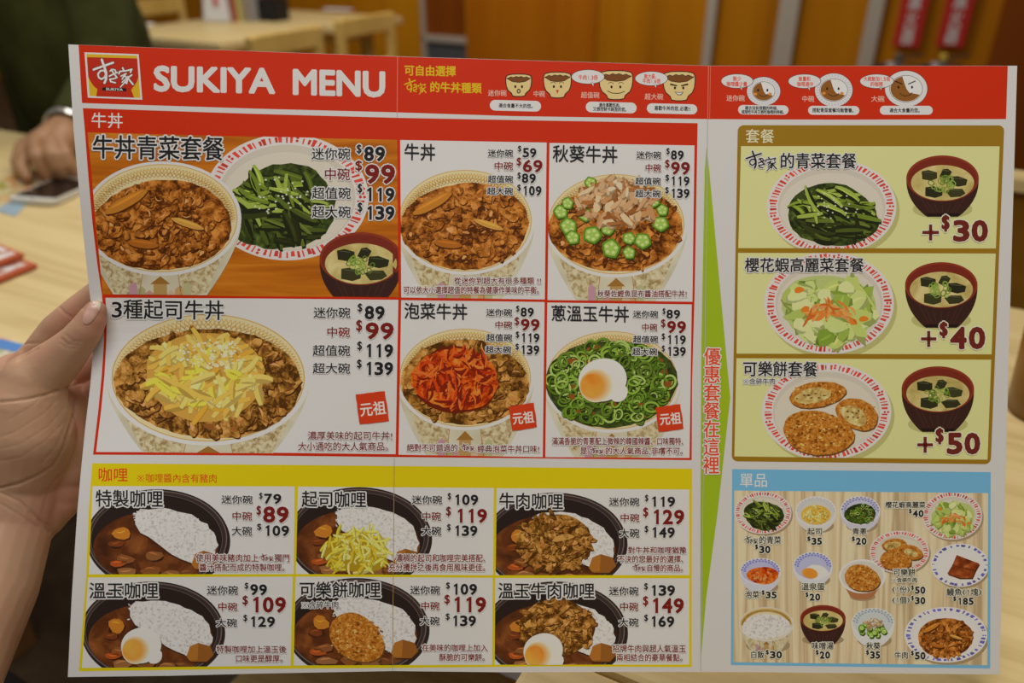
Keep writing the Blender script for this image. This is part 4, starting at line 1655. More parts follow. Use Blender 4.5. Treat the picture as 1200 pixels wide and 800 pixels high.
# 5 kimchi beef bowl
p5 = panel(C5, WHITE, beef_section)
rng = random.Random(15)
pr = Print(C5)
bowl(pr, 545, 443, 81, 61, 536, 44, 20)
beef(pr, rng, 545, 448, 75, 50, 40, 60, False, 'beef2')
pr.build('beef_bowl_picture', p5)
pr = Print(C5)
pr.add(blob(534, 446, 50, 38, rng, 40, .07), P(92, 24, 4), 206)
pr.add(blob(534, 444, 49, 37, rng, 40, .07), PF['kimchi'], 208)
for i in range(80):
    x, y = in_ell(rng, 534, 443, 44, 32)
    c = rng.choice([(196, 78, 20), (178, 54, 10), (210, 108, 42), (160, 40, 6), (204, 92, 30)])
    a = rng.uniform(0, 3.14)
    strip(pr, rng, x + .6, y + 1.2, rng.uniform(10, 24), rng.uniform(2, 4.5), a, P(110, 24, 4), 210 + 2 * i, .7, .6)
    strip(pr, rng, x, y, rng.uniform(10, 24), rng.uniform(2, 4), a, P(*c), 211 + 2 * i, .7, .6)
pr.build('kimchi_topping_picture', p5)
title(p5, '泡菜牛丼', 474, 373.2, 547.6, 374.6, 17.6, None, .2)
prices(p5, [(MI, 570, 600, 370.2, 8, 604.4, 609, 357.8, 366, '89', 609.6, 626, 360, 371, 0), (ZH, 580, 600, 384.6, 8, 602.6, 609, 371.2, 382, '99', 609.6, 633, 373.2, 387.6, 1),
            (CZ, 570, 600, 399.6, 8, 604, 608.8, 388, 396.6, '119', 609.6, 632.6, 390, 401, 0), (CD, 569, 599, 413.6, 8, 603.6, 608.4, 402.2, 410.6, '139', 609.2, 632.4, 404, 415.2, 0)])
caption(p5, [('絕對不可錯過的', 477, 528.6, 536.4, 8.2), (None, 539.6, 519, 556, 528.6), ('經典泡菜牛丼口味!', 559.6, 530, 632.4, 8.2)])
stamp(p5, [(596, 476), (625.5, 471.6), (629.5, 500), (600.5, 505)], 613, 489.6, 25.5, 13, -6)

# 6 scallion and soft egg beef bowl
p6 = panel(C6, WHITE, beef_section)
rng = random.Random(16)
pr = Print(C6)
bowl(pr, 717, 446, 81, 61, 537, 44, 20)
pr.build('beef_bowl_picture', p6)
pr = Print(C6)
rings(pr, rng, 716, 449, 76, 52, 40, 230, (.055, .125))
egg(pr, 706, 445, 27, 396)
pr.build('scallion_topping_picture', p6)
title(p6, '蔥溫玉牛丼', 646, 376, 737, 377.6, 17.6, None, .2)
prices(p6, [(MI, 742, 771, 372, 7.8, 776, 780, 360.8, 369, '89', 780.4, 797.4, 362.4, 373.2, 0), (ZH, 752, 770, 387.4, 8, 774, 780.2, 373.6, 384.6, '99', 781, 804.4, 375.6, 390.4, 1),
            (CZ, 742, 771, 401.4, 7.8, 775, 779.6, 390.2, 398.6, '119', 780.6, 804, 392.2, 403.2, 0), (CD, 741, 770, 416, 8, 775, 779.4, 404.4, 412.8, '139', 780.6, 804, 405.8, 417, 0)])
caption(p6, [('滿滿香脆的青蔥配上微辣的韓國辣醬、口味獨特、', 647, 521, 805, 8.2), ('是', 680, 532, 688, 8.2), (None, 691, 523.4, 707.4, 532), ('的大人氣商品,非嚐不可。', 709.4, 532.2, 805, 8)])
stamp(p6, [(768, 477), (797, 473.2), (801.2, 502), (772, 506.2)], 785.4, 490.6, 25.5, 13, -5)

# ---- curry section
YB = P(188, 166, 8)
pr = Print()
pr.add([(108.2, 542.6), (300, 544.2), (465, 545.8), (640, 547.6), (811, 549), (810.6, 700), (810.6, 781.4), (640, 780.6), (458, 782.4), (300, 783.4), (92.4, 786.4), (97.6, 720), (101, 675), (104, 600), (106, 570)], YB, 0)
curry_section = pr.build('curry_section', menu)
pr = Print()
ORED = P(186, 62, 14)
pr.cjk('咖哩', 115, 564, 149.6, 564.2, 15.4, ORED, 20, .15)
pr.cjk('※咖哩醬內含有豬肉', 160, 564.8, 254.4, 565.6, 9.8, ORED, 20, .05)
pr.build('section_heading', curry_section)
G = [
    [(108.5, 569.4), (345.2, 569.8), (344.2, 672.4), (104.2, 672.8)], [(349.2, 570), (578.6, 571.6), (577.8, 673.8), (346.8, 672.4)], [(582.2, 571.8), (807.8, 573.4), (807.8, 673.6), (580.8, 673.8)],
    [(103.4, 676.4), (343, 675.4), (340.4, 779.6), (96, 782.4)], [(346.6, 675.4), (577.4, 676.8), (576.6, 778.6), (344.2, 779.4)], [(580.4, 677), (807.8, 677.4), (807.6, 778.4), (579.8, 778.6)]]
CT = [(268.5, 573), (505, 570.6), (734, 577), (262.5, 681), (502, 677), (734.5, 681)]
cp = []
for k in range(6):
    p = panel(G[k], WHITE, curry_section)
    rng = random.Random(40 + k)
    pr = Print(G[k])
    fx, fy, frx, fry = curry(pr, rng, CT[k][0], CT[k][1], 20)
    pr.build('curry_bowl_picture', p)
    pr = Print(G[k])
    if k == 1:
        pr.add(blob(fx - 2, fy + 8, 38, 24, rng, 30, .1), P(150, 118, 20), 84)
        cheese(pr, rng, fx - 2, fy + 6, 44, 29, 86, 110, [(196, 172, 50), (206, 186, 84), (186, 156, 34), (210, 194, 104)], (.25, .5), .055)
        pr.build('cheese_picture', p)
    elif k in (2, 5):
        dx, dy = (0, -2) if k == 2 else (2, -6)
        pr.add(blob(fx + 2 + dx, fy - 6 + dy, 43, 34, rng, 36, .06), P(70, 36, 10), 84)
        beef(pr, rng, fx + 1 + dx, fy - 8 + dy, 43, 33, 86, 60, False, 'beef2', .8, 1.0)
        for j, (x, y, L, w, a) in enumerate(((-30, -14, 20, 9, 1.0), (12, -12, 26, 7, -.2))):
            strip(pr, rng, fx + x + dx, fy + y + dy, L, w, a, P(178, 128, 62), 210 + j, .3, .8)
        pr.build('beef_picture', p)
        if k == 5:
            pr = Print(G[k])
            egg(pr, fx - 12, fy + 13, 22, 300)
            pr.build('egg_picture', p)
    elif k == 3:
        egg(pr, fx - 11, fy + 7, 22.5, 90)
        pr.build('egg_picture', p)
    elif k == 4:
        croquette(pr, rng, fx + 2, fy + 2, 34, 26, 90, .55, False, 150)
        pr.build('croquette_picture', p)
    cp.append(p)
HT = (WHITE, 1.5)
title(cp[0], '特製咖哩', 112.6, 593.4, 191, 594, 18.6, HT, .3)
title(cp[1], '起司咖哩', 354, 593.4, 429, 594.4, 17.6, HT, .3)
title(cp[2], '牛肉咖哩', 585, 595.4, 659.6, 596.6, 17.6, HT, .3)
title(cp[3], '溫玉咖哩', 105, 701, 185.6, 700.8, 17.8, HT, .3)
title(cp[4], '可樂餅咖哩', 351, 699.8, 446, 699.8, 17.6, HT, .3, ('※含碎牛肉', 353.2, 712.6, 397, 8.2))
title(cp[5], '溫玉牛肉咖哩', 584, 701, 696.4, 701, 17.6, HT, .3)
prices(cp[0], [(MI, 260, 296, 589.6, 9, 303.6, 308.2, 576.8, 585, '79', 309.2, 330.4, 578, 590, 0), (ZH, 272, 295.4, 609.2, 9.4, 300.4, 306.6, 592, 604.4, '89', 307.6, 339.4, 592.8, 612.2, 1), (DA, 272, 295.4, 627, 10, 301, 307, 613, 621.6, '109', 308.6, 339.6, 615, 627.6, 0)])
prices(cp[1], [(MI, 483, 518, 590.2, 9.4, 524.4, 529, 577, 586, '109', 531, 561, 578.8, 591.4, 0), (ZH, 494.4, 516.6, 609.6, 9.6, 522.4, 529, 593, 605.4, '119', 533, 571.4, 595.4, 612.2, 1), (DA, 494, 517, 627, 10, 523.6, 528.6, 613.4, 622.4, '139', 531, 560, 615, 627.6, 0)])
prices(cp[2], [(MI, 714, 749, 592.2, 9, 755.4, 760, 579.2, 588, '119', 761.4, 791.6, 581.2, 593.4, 0), (ZH, 726.6, 749, 611, 9, 753.2, 760, 594, 606.4, '129', 762.6, 802.4, 596.4, 614, 1), (DA, 726, 749, 629.4, 9.8, 755, 760, 615.4, 624.4, '149', 762, 791.2, 617, 629.6, 0)])
prices(cp[3], [(MI, 243, 279, 696.2, 9.8, 286.6, 291.6, 682, 690.4, '99', 292.8, 313.6, 683.8, 697, 0), (ZH, 255.4, 278.2, 715, 9, 284, 291.2, 697.2, 709.6, '109', 293, 336, 698.6, 717.2, 1), (DA, 253.6, 277.8, 733.8, 9, 285, 290.4, 719.6, 728.4, '129', 291.6, 323, 721.6, 734, 0)])
prices(cp[4], [(MI, 481, 515.6, 696, 9.6, 522.4, 527.6, 681.6, 690.4, '109', 529, 559.6, 683.2, 696.4, 0), (ZH, 493, 515, 714, 9, 520.4, 527.6, 696.2, 708.4, '119', 529, 570.4, 698.6, 717, 1), (DA, 492.4, 515, 732, 9.4, 522, 527.4, 718, 726.8, '139', 528.6, 558.4, 720.4, 733.2, 0)])
prices(cp[5], [(MI, 714, 748, 697, 9.4, 754.4, 759.6, 682.6, 691.4, '139', 761, 791.4, 684.8, 697.6, 0), (ZH, 726, 747.8, 715.2, 9.4, 753, 760, 697.8, 710.4, '149', 761.6, 802, 700, 718, 1), (DA, 725, 748, 733.4, 9.2, 754.4, 759.6, 719.4, 728.2, '169', 761, 790.6, 721.2, 734, 0)])
HC = (WHITE, 1.0)
caption(cp[0], [('使用美味豬肉加上', 230, 657.8, 303, 8.6), (None, 304.4, 648, 320.6, 658), ('獨門', 322, 658, 339.6, 8.6), ('醬汁搭配而成的特製咖哩。', 234, 668.6, 339, 8.2)], HC)
caption(cp[1], [('濃稠的起司和咖哩完美搭配、', 464, 658, 574, 8.6), ('充分攪拌之後再食用風味更佳。', 455.6, 668.8, 573.6, 8.6)], HC)
caption(cp[2], [('對牛丼和咖哩猶豫', 736, 648.2, 804, 7.6), ('不決的您最好的選擇、', 724, 658.8, 805.6, 8), (None, 741, 659.6, 756.6, 669.6), ('自慢的商品。', 757.6, 669.2, 805, 7.8)], HC)
caption(cp[3], [('特製咖哩加上溫玉後', 254, 764.4, 335.6, 8), ('口味更是醇厚。', 276, 775.2, 336.6, 8)], HC)
caption(cp[4], [('在美味的咖哩上加入', 494.6, 762.6, 571.4, 7.8), ('酥脆的可樂餅。', 515, 773.8, 573, 8)], HC)
caption(cp[5], [('招牌牛肉與超人氣溫玉', 718, 764, 803.4, 8.6), ('兩相結合的豪華餐點。', 722.4, 774.2, 804.6, 8.2)], HC)

# ---- arrow between the leaves
pr = Print()
pr.add([(828, 172), (831.2, 200), (849.6, 400), (855.8, 466), (841, 600), (827.6, 700), (820.8, 779), (820.8, 600), (822, 400), (825.8, 200)], P(134, 152, 24), 0)
arrow = pr.build('arrow', menu)
pr = Print()
for k, c in enumerate('優惠套餐在這裡'):
    y = 418 + 21.2 * k
    x = 834.6 - .25 * k
    pr.cjk(c, x - 9.4, y + 9.6, x + 9.4, y + 9.6, 19.2, P(190, 62, 34), 400, .3, (P(198, 190, 174), 1.2))
pr.build('arrow_lettering', arrow)

# ---- set meals
BR = P(132, 96, 18)
pr = Print()
def rrect(tl, tr, br, bl, r):
    out = []
    for p, q, s in ((tl, bl, tr), (tr, tl, br), (br, tr, bl), (bl, br, tl)):
        d0 = ((q[0] - p[0]) / math.dist(p, q), (q[1] - p[1]) / math.dist(p, q))
        d1 = ((s[0] - p[0]) / math.dist(p, s), (s[1] - p[1]) / math.dist(p, s))
        if r <= 0:
            out.append(p)
            continue
        for k in range(7):
            a = math.radians(90 * k / 6)
            u, v = 1 - math.sin(a), 1 - math.cos(a)
            out.append((p[0] + r * (d0[0] * u + d1[0] * v), p[1] + r * (d0[1] * u + d1[1] * v)))
    return out
pr.add(rrect((864.6, 146.6), (1177, 146.8), (1161, 543.8), (857.4, 540.4), 7), BR, 0)
set_section = pr.build('set_meal_section', menu)
pr = Print(); pr.cjk('套餐', 874, 167.4, 907, 167.6, 15.4, P(196, 186, 150), 20, .1); pr.build('section_heading', set_section)
PY = P(186, 180, 120)
Q1 = [(868.4, 171.2), (1171.4, 171.4), (1167, 291), (865.2, 290.6)]
Q2 = [(865, 296.2), (1166.8, 297), (1162, 415), (863.2, 414.2)]
Q3 = rrect((863, 419.6), (1161.6, 421.4), (1157.2, 538.4), (860.6, 534.6), 0.0)
sp = []
for q, nm in ((Q1, 0), (Q2, 1), (Q3, 2)):
    sp.append(panel(q, PY, set_section))
SHD = (160, 152, 94)
for k, (q, (cx, cy)) in enumerate(zip((Q1, Q2, Q3), ((974.5, 242), (971.5, 355), (968.5, 482)))):
    rng = random.Random(60 + k)
    pr = Print(q)
    plate(pr, cx, cy, 76, (56, 60, 57)[k], rng, (178, 56, 40), 20, .83, 84, shadow=SHD)
    if k == 0:
        greens(pr, rng, cx + 1, cy + 10, 52, 37, 30, 84, 30)
        pr.build('greens_picture', sp[k])
    elif k == 1:
        cabbage(pr, rng, cx, cy + 7, 56, 41, 30, 84)
        pr.build('cabbage_picture', sp[k])
    else:
        croquette(pr, rng, cx - 11, cy - 20, 33, 15, 30, -.12, True, 60)
        croquette(pr, rng, cx + 36, cy + 3, 26, 17, 80, .45, True, 50)
        croquette(pr, rng, cx - 10, cy + 25, 41, 26, 150, .12, False, 170)
        pr.build('croquette_picture', sp[k])
for k, (cx, cy, yb) in enumerate(((1104.5, 217, 253), (1103, 344, 383), (1099, 466, 505))):
    rng = random.Random(70 + k)
    pr = Print((Q1, Q2, Q3)[k])
    soup(pr, rng, cx, cy - (8, 10, 10)[k], 42.5, 27, yb + (0, 0, 0)[k], 20, 60, SHD)
    pr.build('soup_picture', sp[k])
title(sp[0], '的青菜套餐', 914, 197.4, 1003, 197.6, 17, (WHITE, 1.2), .3, None, (874, 176, 910, 200))
title(sp[1], '櫻花蝦高麗菜套餐', 873, 318.8, 1012, 319, 15.8, (WHITE, 1.2), .3)
title(sp[2], '可樂餅套餐', 870.6, 440.8, 957.6, 441.2, 16.6, (WHITE, 1.2), .3, ('※含碎牛肉', 870.4, 450.2, 908.4, 6.8))
for k, (pxs, cy, dx, dt, fx0, fx1, ft, fb, fig) in enumerate((((1080.5, 1100), 272.4, (1102.4, 1113.2), (251.6, 271.6), 1115.4, 1158.6, 257.6, 283.4, 0, ), ((1079, 1097), 397, (1100, 1111), (376.6, 396.4), 1112, 1155.4, 382.6, 409.2, 1), ((1074.6, 1093), 521, (1095.4, 1106.2), (501, 520.6), 1108, 1149.4, 506.6, 532.4, 2))):
    pr = Print()
    x0, x1 = pxs
    HP = P(204, 190, 160)
    for m, g, z in ((HP, 1.2, 394), (P(94, 30, 22), 0, 400)):
        pr.add([(x0 - g, cy - 1.9 - g), (x1 + g, cy - 1.9 - g), (x1 + g, cy + 1.9 + g), (x0 - g, cy + 1.9 + g)], m, z)
        xm = (x0 + x1) / 2
        pr.add([(xm - 1.9 - g, cy - 9.4 - g), (xm + 1.9 + g, cy - 9.4 - g), (xm + 1.9 + g, cy + 9.4 + g), (xm - 1.9 - g, cy + 9.4 + g)], m, z)
    pr.num('$', *dx, *dt, P(94, 30, 22), 400, (HP, 1.2), .05)
    pr.num(('30', '40', '50')[fig], fx0, fx1, ft, fb, P(94, 30, 22), 400, (HP, 1.2), .06)
    pr.build('price_list', sp[k])

# ---- side dishes
pr = Print()
pr.add([(858, 549.4), (1010, 551.4), (1161, 553), (1160.4, 783), (1000, 781), (856.4, 779)], P(98, 150, 186), 0)
side_section = pr.build('side_dish_section', menu)
pr = Print(); pr.cjk('單品', 867, 570.4, 899.4, 570.6, 15.4, P(190, 190, 186), 20, .1); pr.build('section_heading', side_section)
SQ = [(860.4, 574.6), (1158, 577.6), (1157, 779.2), (859.6, 775.6)]
pr = Print(); pr.add(SQ, PF['palewood'], 10)
wood = pr.build('wood_background', side_section)
SHW = (140, 118, 88)


def small_bowl(pr, cx, cy, rx, ry, yb, rng, inner, outer, pat, z=20):
    """little side bowl: inside pattern, plain outside"""
    pr.add(ell(cx + 2, yb - ry * .35, rx * .8, ry * .5, 24), P(*SHW), z - 2)
    u = [i / 8 for i in range(9)]
    L = [(cx - rx + (rx * .58) * t ** 2.0, cy + (yb - cy) * t ** .75) for t in u]
    pr.add(L + [(2 * cx - x, y) for x, y in L][::-1], P(*outer), z)
    pr.add(ell(cx, cy, rx, ry, 44), P(196, 190, 184), z + 2)
    pr.add(ell(cx, cy + .3, rx * .94, ry * .92, 44), P(*inner), z + 3)
    for i in range(30):
        a = math.pi + math.pi * i / 29
        q = .76 + .14 * (i % 2)
        pr.add(ell(cx + rx * q * math.cos(a), cy + ry * q * math.sin(a), 1.5, 1.1, 7), P(*pat), z + 4)


def side(fn, *a):
    pr = Print(SQ)
    nm = fn(pr, *a)
    pr.build(nm, side_section)


def s_greens(pr):
    r = random.Random(81); plate(pr, 894, 600.5, 33.5, 25, r, (170, 60, 44), 20, .80, 60, shadow=SHW); greens(pr, r, 895, 604, 23, 17, 30, 56, 18); return 'greens_picture'
def s_cheese(pr):
    r = random.Random(82); small_bowl(pr, 956, 599, 24, 17.6, 622, r, (178, 172, 160), (184, 176, 166), (168, 162, 170)); pr.add(ell(956, 603, 17.5, 11.5, 30), P(190, 150, 60), 40); cheese(pr, r, 956, 602, 17, 11, 42, 60, [(206, 176, 92), (214, 190, 120), (196, 150, 50)], (.2, .4), .09); return 'cheese_picture'
def s_scallion(pr):
    r = random.Random(83); small_bowl(pr, 1008, 598, 23.4, 17, 621, r, (168, 164, 176), (172, 166, 172), (120, 116, 156)); rings(pr, r, 1008, 602, 18.5, 12, 40, 70, (.07, .13)); return 'scallion_picture'
def s_cabbage(pr):
    r = random.Random(84); plate(pr, 1116, 604, 35, 28, r, (160, 52, 40), 20, .80, 60, shadow=SHW); cabbage(pr, r, 1117, 607, 25, 20, 30, 60); return 'cabbage_picture'
def s_kimchi(pr):
    r = random.Random(85); small_bowl(pr, 891, 669, 24, 15.4, 693, r, (158, 154, 176), (176, 172, 180), (116, 112, 166)); pr.add(blob(894, 674, 18, 10.5, r, 26, .08), PF['kimchi'], 40); flakes(pr, r, 893, 673, 14, 8, 42, 34, [(196, 84, 24), (176, 56, 12), (206, 120, 60)]); return 'kimchi_picture'
def s_egg(pr):
    r = random.Random(86); small_bowl(pr, 952.5, 663, 23, 16.6, 685, r, (158, 156, 180), (182, 178, 180), (110, 110, 168)); pr.add(blob(956, 670, 15, 8, r, 24, .08), PF['egg'], 40); pr.add(ell(949, 671.5, 9.6, 6, 24, rot=12), PF['yolk'], 42); return 'egg_picture'
def s_cutlet(pr):
    r = random.Random(87); pr.add(ell(1011, 699, 15, 5, 20), P(*SHW), 18); pr.add([(988, 684), (1033, 684), (1024, 698), (1018, 702), (1002, 702), (996, 698)], P(150, 96, 60), 20); pr.add(ell(1010.4, 675, 27.4, 20, 44), P(196, 190, 184), 22); pr.add(ell(1010.4, 675, 25, 17.6, 44), P(180, 170, 156), 24); croquette(pr, r, 1010, 677, 20.5, 15.5, 30, .2, False, 120); return 'croquette_picture'
def s_rice(pr):
    r = random.Random(88); pr.add(ell(900, 756, 26, 9, 24), P(*SHW), 16); bowl(pr, 898, 731, 32, 20, 762, 18, 18); pr.add(blob(898, 734, 28, 15, r, 36, .05), PF['rice'], 40); grains(pr, r, (870, 719, 926, 749), 150, 42, lambda x, y: ((x - 898) / 27) ** 2 + ((y - 734) / 14) ** 2 < 1, .8); return 'rice_picture'
def s_soup(pr):
    soup(pr, random.Random(89), 964.4, 724, 26.6, 15.4, 754, 14, 20, SHW); return 'soup_picture'
def s_okra(pr):
    r = random.Random(90); small_bowl(pr, 1023, 729, 25, 17, 756, r, (172, 172, 168), (186, 182, 176), (130, 140, 150))
    for k in range(20):
        x, y = in_ell(r, 1023, 737, 15, 7.5); okra(pr, r, x, y, 3.8, 40 + 4 * k)
    flakes(pr, r, 1024, 730, 12, 6.5, 130, 30, [(180, 146, 110), (160, 118, 76), (196, 170, 138)]); return 'okra_picture'
def s_croq(pr):
    r = random.Random(91); plate(pr, 1054, 646.5, 35, 24.8, r, (172, 62, 44), 20, .80, 60, shadow=SHW); croquette(pr, r, 1048, 638, 15, 7, 30, -.1, True, 30); croquette(pr, r, 1069, 647, 12.5, 8, 70, .35, True, 26); croquette(pr, r, 1049.5, 656, 19, 11.5, 110, .1, False, 70); return 'croquette_picture'
def s_eel(pr):
    r = random.Random(92); plate(pr, 1125, 662, 34, 25.4, r, (78, 72, 132), 20, .82, 26, (194, 190, 188), (188, 184, 180), SHW)
    q = [(1110, 672), (1116, 662), (1121, 650), (1134, 655), (1147.5, 660), (1143, 668), (1139, 677), (1124, 677)]
    pr.add([(x + 1, y + 1.6) for x, y in q], P(70, 36, 14), 40); pr.add(q, PF['eel'], 42); pr.line([q[1], (1130, 666), q[5]], 1.0, P(84, 34, 10), 44); return 'eel_picture'
def s_beef(pr):
    r = random.Random(93); plate(pr, 1108.5, 743.5, 48.6, 32.6, r, (84, 78, 140), 20, .84, 40, (194, 190, 188), (188, 182, 176), SHW); beef(pr, r, 1108, 747, 33, 23, 40, 60, True, 'beef', .55, .92); return 'beef_picture'
for f_ in (s_greens, s_cheese, s_scallion, s_cabbage, s_kimchi, s_egg, s_croq, s_eel, s_cutlet, s_rice, s_soup, s_okra, s_beef):
    side(f_)
HS = (P(196, 186, 164), .9)


def side_text(lines):
    pr = Print()
    for l in lines:
        if l[0] == '$':
            _, fig, d0, x0, x1, yt, yb = l
            pr.num('$', d0, x0 - .6, yt - 1.6, yt + 4.6, BLK, 400, HS, .05)
            pr.num(fig, x0, x1, yt, yb, BLK, 400, HS, .06)
        elif l[0] == 'logo':
            logo(pr, *l[1:], BLK, 400, HS, 0, 1.1)
        else:
            s, x0, x1, yb, h = l
            pr.cjk(s, x0, yb, x1, yb, h, BLK, 400, .15, HS)
    pr.build('dish_name', side_section)


side_text([('logo', 872, 627, 888, 638), ('的青菜', 889.4, 915, 636.8, 8.4), ('$', '30', 884.4, 889, 903, 639, 648)])
side_text([('起司', 946, 963.6, 625.8, 7), ('$', '35', 945.6, 950.4, 963.4, 629.6, 638)])
side_text([('青蔥', 998.6, 1015.4, 625.8, 7), ('$', '20', 997.8, 1002.4, 1015.6, 629.6, 638)])
side_text([('櫻花蝦高麗菜', 1037.4, 1084, 594.8, 7), ('$', '40', 1064.6, 1069, 1082.4, 597.2, 605.6)])
side_text([('泡菜', 873, 889.4, 700.4, 8), ('$', '35', 892.2, 896.6, 910.4, 692.6, 700.8)])
side_text([('溫泉蛋', 939, 966, 691.2, 8), ('$', '20', 943.4, 948, 961.4, 695, 703.4)])
side_text([('可樂餅', 1046.6, 1072.2, 674.4, 8), ('※含碎牛肉', 1045, 1074.4, 682, 5.4), ('(1份)', 1045.6, 1065.6, 694.4, 8), ('$', '50', 1067.4, 1071.4, 1084.4, 686.8, 695.4), ('(1個)', 1045.6, 1065.6, 706.8, 8), ('$', '30', 1067.4, 1071.4, 1084.4, 699, 707.6)])
side_text([('鰻魚(1塊)', 1109, 1149.8, 697.6, 8.2), ('$', '185', 1116.4, 1121, 1141, 699.8, 708.4)])
side_text([('白飯', 879.4, 895.2, 770.6, 8), ('$', '30', 897, 901.6, 916.6, 762.4, 771)])
side_text([('味噌湯', 951, 976.4, 760.4, 8), ('$', '20', 955.4, 960, 972.8, 762.6, 771.4)])
side_text([('秋葵', 1015, 1031.2, 760.6, 8), ('$', '35', 1014.4, 1019, 1031.6, 762.6, 771.4)])
side_text([('牛肉', 1048, 1064, 771.4, 8), ('$', '50', 1067, 1071.4, 1084.6, 763.4, 772.4)])


# ------------------------------------------------------------------ signs and extinguishers on the wall
def flat_text(s, w, h, m, parent, name, y=-.004, z0=0.0):
    """raised lettering standing upright in the plane y, one character under another"""
    bm = bmesh.new()
    n = len(s)
    for i, c in enumerate(s):
        vs, fs, ed, bb = glyph(c)
        b = [bm.verts.new(((gx / EM - .5) * w, y, z0 + h * (n - i - 1) / n + (gy - GY0) / (GY1 - GY0) * h / n * .92)) for gx, gy in vs]
        for f in fs:
            bm.faces.new([b[k] for k in f])
        for a, q in ed:                                    # painted strokes are thick
            p0, p1 = vs[a], vs[q]
            dx, dy = p1[0] - p0[0], p1[1] - p0[1]
            L = math.hypot(dx, dy)
            if L > 1e-6:
                nx, ny = -dy / L * .015, dx / L * .015
                bm.faces.new([bm.verts.new((((gx) / EM - .5) * w, y, z0 + h * (n - i - 1) / n + (gy - GY0) / (GY1 - GY0) * h / n * .92)) for gx, gy in ((p0[0] + nx, p0[1] + ny), (p1[0] + nx, p1[1] + ny), (p1[0] - nx, p1[1] - ny), (p0[0] - nx, p0[1] - ny))])
    me = bpy.data.meshes.new(name)
    bm.to_mesh(me)
    bm.free()
    return link(name, me, m, parent)


EXT_RED = mat('extinguisher_red', (.42, .02, .012), .3)
for (px, lab, kn) in ((1052, 'left', (.10, .10, .07)), (1103, 'right', (.62, .42, .05))):
    s, z = wall_s(px, 55)
    z0 = z + .004
    H, wd = .42, .105
    c = wl(s, .0, z0)
    sign = thing('fire_extinguisher_sign', 'red hanging sign with white characters, the one nearer the %s' % ('metal strip' if lab == 'left' else 'dark corner'), 'sign', c + E1 * (-.03), YAW, None)
    boxes('sign_board', [((0, -.018, H / 2), (wd, .012, H))], REDSIGN, sign, .002)
    flat_text('滅火器', .050, .205, SIGNW, sign, 'lettering', -.0255, .012)
    o = thing('fire_extinguisher', 'red fire extinguisher with %s, its head just above the menu' % ('a dark handle' if lab == 'left' else 'a yellow pin'), 'fire extinguisher', wl(s - .02, .12), YAW)
    z += .035
    lathe('cylinder', [(.06, 0), (.065, .01), (.065, z - .20), (.055, z - .165), (.03, z - .14), (.022, z - .125), (.022, z - .10)], EXT_RED, o)
    boxes('valve', [((0, 0, z - .095), (.036, .036, .034))], mat('valve_grey', (.18, .18, .17), .4, .4), o, .004)
    boxes('handle', [((.035, 0, z - .058), (.11, .020, .008), Matrix.Rotation(-.22, 4, 'Y')), ((.03, 0, z - .085), (.09, .020, .008))], mat('handle_black', (.02, .02, .02), .5), o, .002)
    lathe('safety_pin', [(.012, z - .075), (.016, z - .066), (.016, z - .052), (.010, z - .045)], mat('pin_' + lab, kn, .4), o, seg=16)
    bm = bmesh.new()
    bmesh.ops.create_cone(bm, cap_ends=True, segments=14, radius1=.019, radius2=.019, depth=.012, matrix=Matrix.Translation((-.028, -.02, z - .095)) @ Matrix.Rotation(math.pi / 2, 4, 'X'))
    link('gauge', bm_mesh(bm, 'gauge'), mat('gauge_white', (.6, .55, .52), .4), o)
    bm = bmesh.new()
    pts = [Vector((-.02, -.01, z - .09)), Vector((-.075, -.03, z - .10)), Vector((-.09, -.03, z - .2)), Vector((-.082, -.02, z - .38))]
    for a, b in zip(pts, pts[1:]):
        d = b - a
        bmesh.ops.create_cone(bm, cap_ends=True, segments=10, radius1=.011, radius2=.011, depth=d.length + .01, matrix=Matrix.Translation((a + b) / 2) @ d.to_track_quat('Z', 'Y').to_matrix().to_4x4())
    link('hose', bm_mesh(bm, 'hose', True), mat('hose_black', (.015, .015, .015), .6), o)

# ------------------------------------------------------------------ near things on the table
# smartphone
A, B = bottom(9, 238.5), bottom(64, 242.5)
Cc = bottom(94, 213)
u = (B - A).normalized()
v = (Cc - B); v.z = 0
v = (v - u * v.dot(u)).normalized()
lu, lv = (B - A).length, .135
pc = A + u * lu / 2 + v * lv / 2
pc.z = TABLE + .0022
phone = thing('smartphone', 'white smartphone lying screen up in front of the resting fist', 'smartphone', (pc.x, pc.y, TABLE))
def local(pts):
    return [Vector((p.x - pc.x, p.y - pc.y, 0)) for p in pts]
slab('phone_body', local(rounded(pc, u, v, lu, lv, .011)), .0022, .0105, mat('phone_white', (.72, .70, .64), .3), phone, .0015)
slab('screen', local(rounded(pc - v * .002, u, v, lu * .90, lv * .78, .002)), .0106, .0110, mat('phone_glass', (.012, .010, .010), .12), phone)
slab('home_button', local(rounded(pc - v * lv * .445, u, v, .011, .011, .0054)), .0106, .0110, mat('button_grey', (.55, .54, .50), .4), phone)

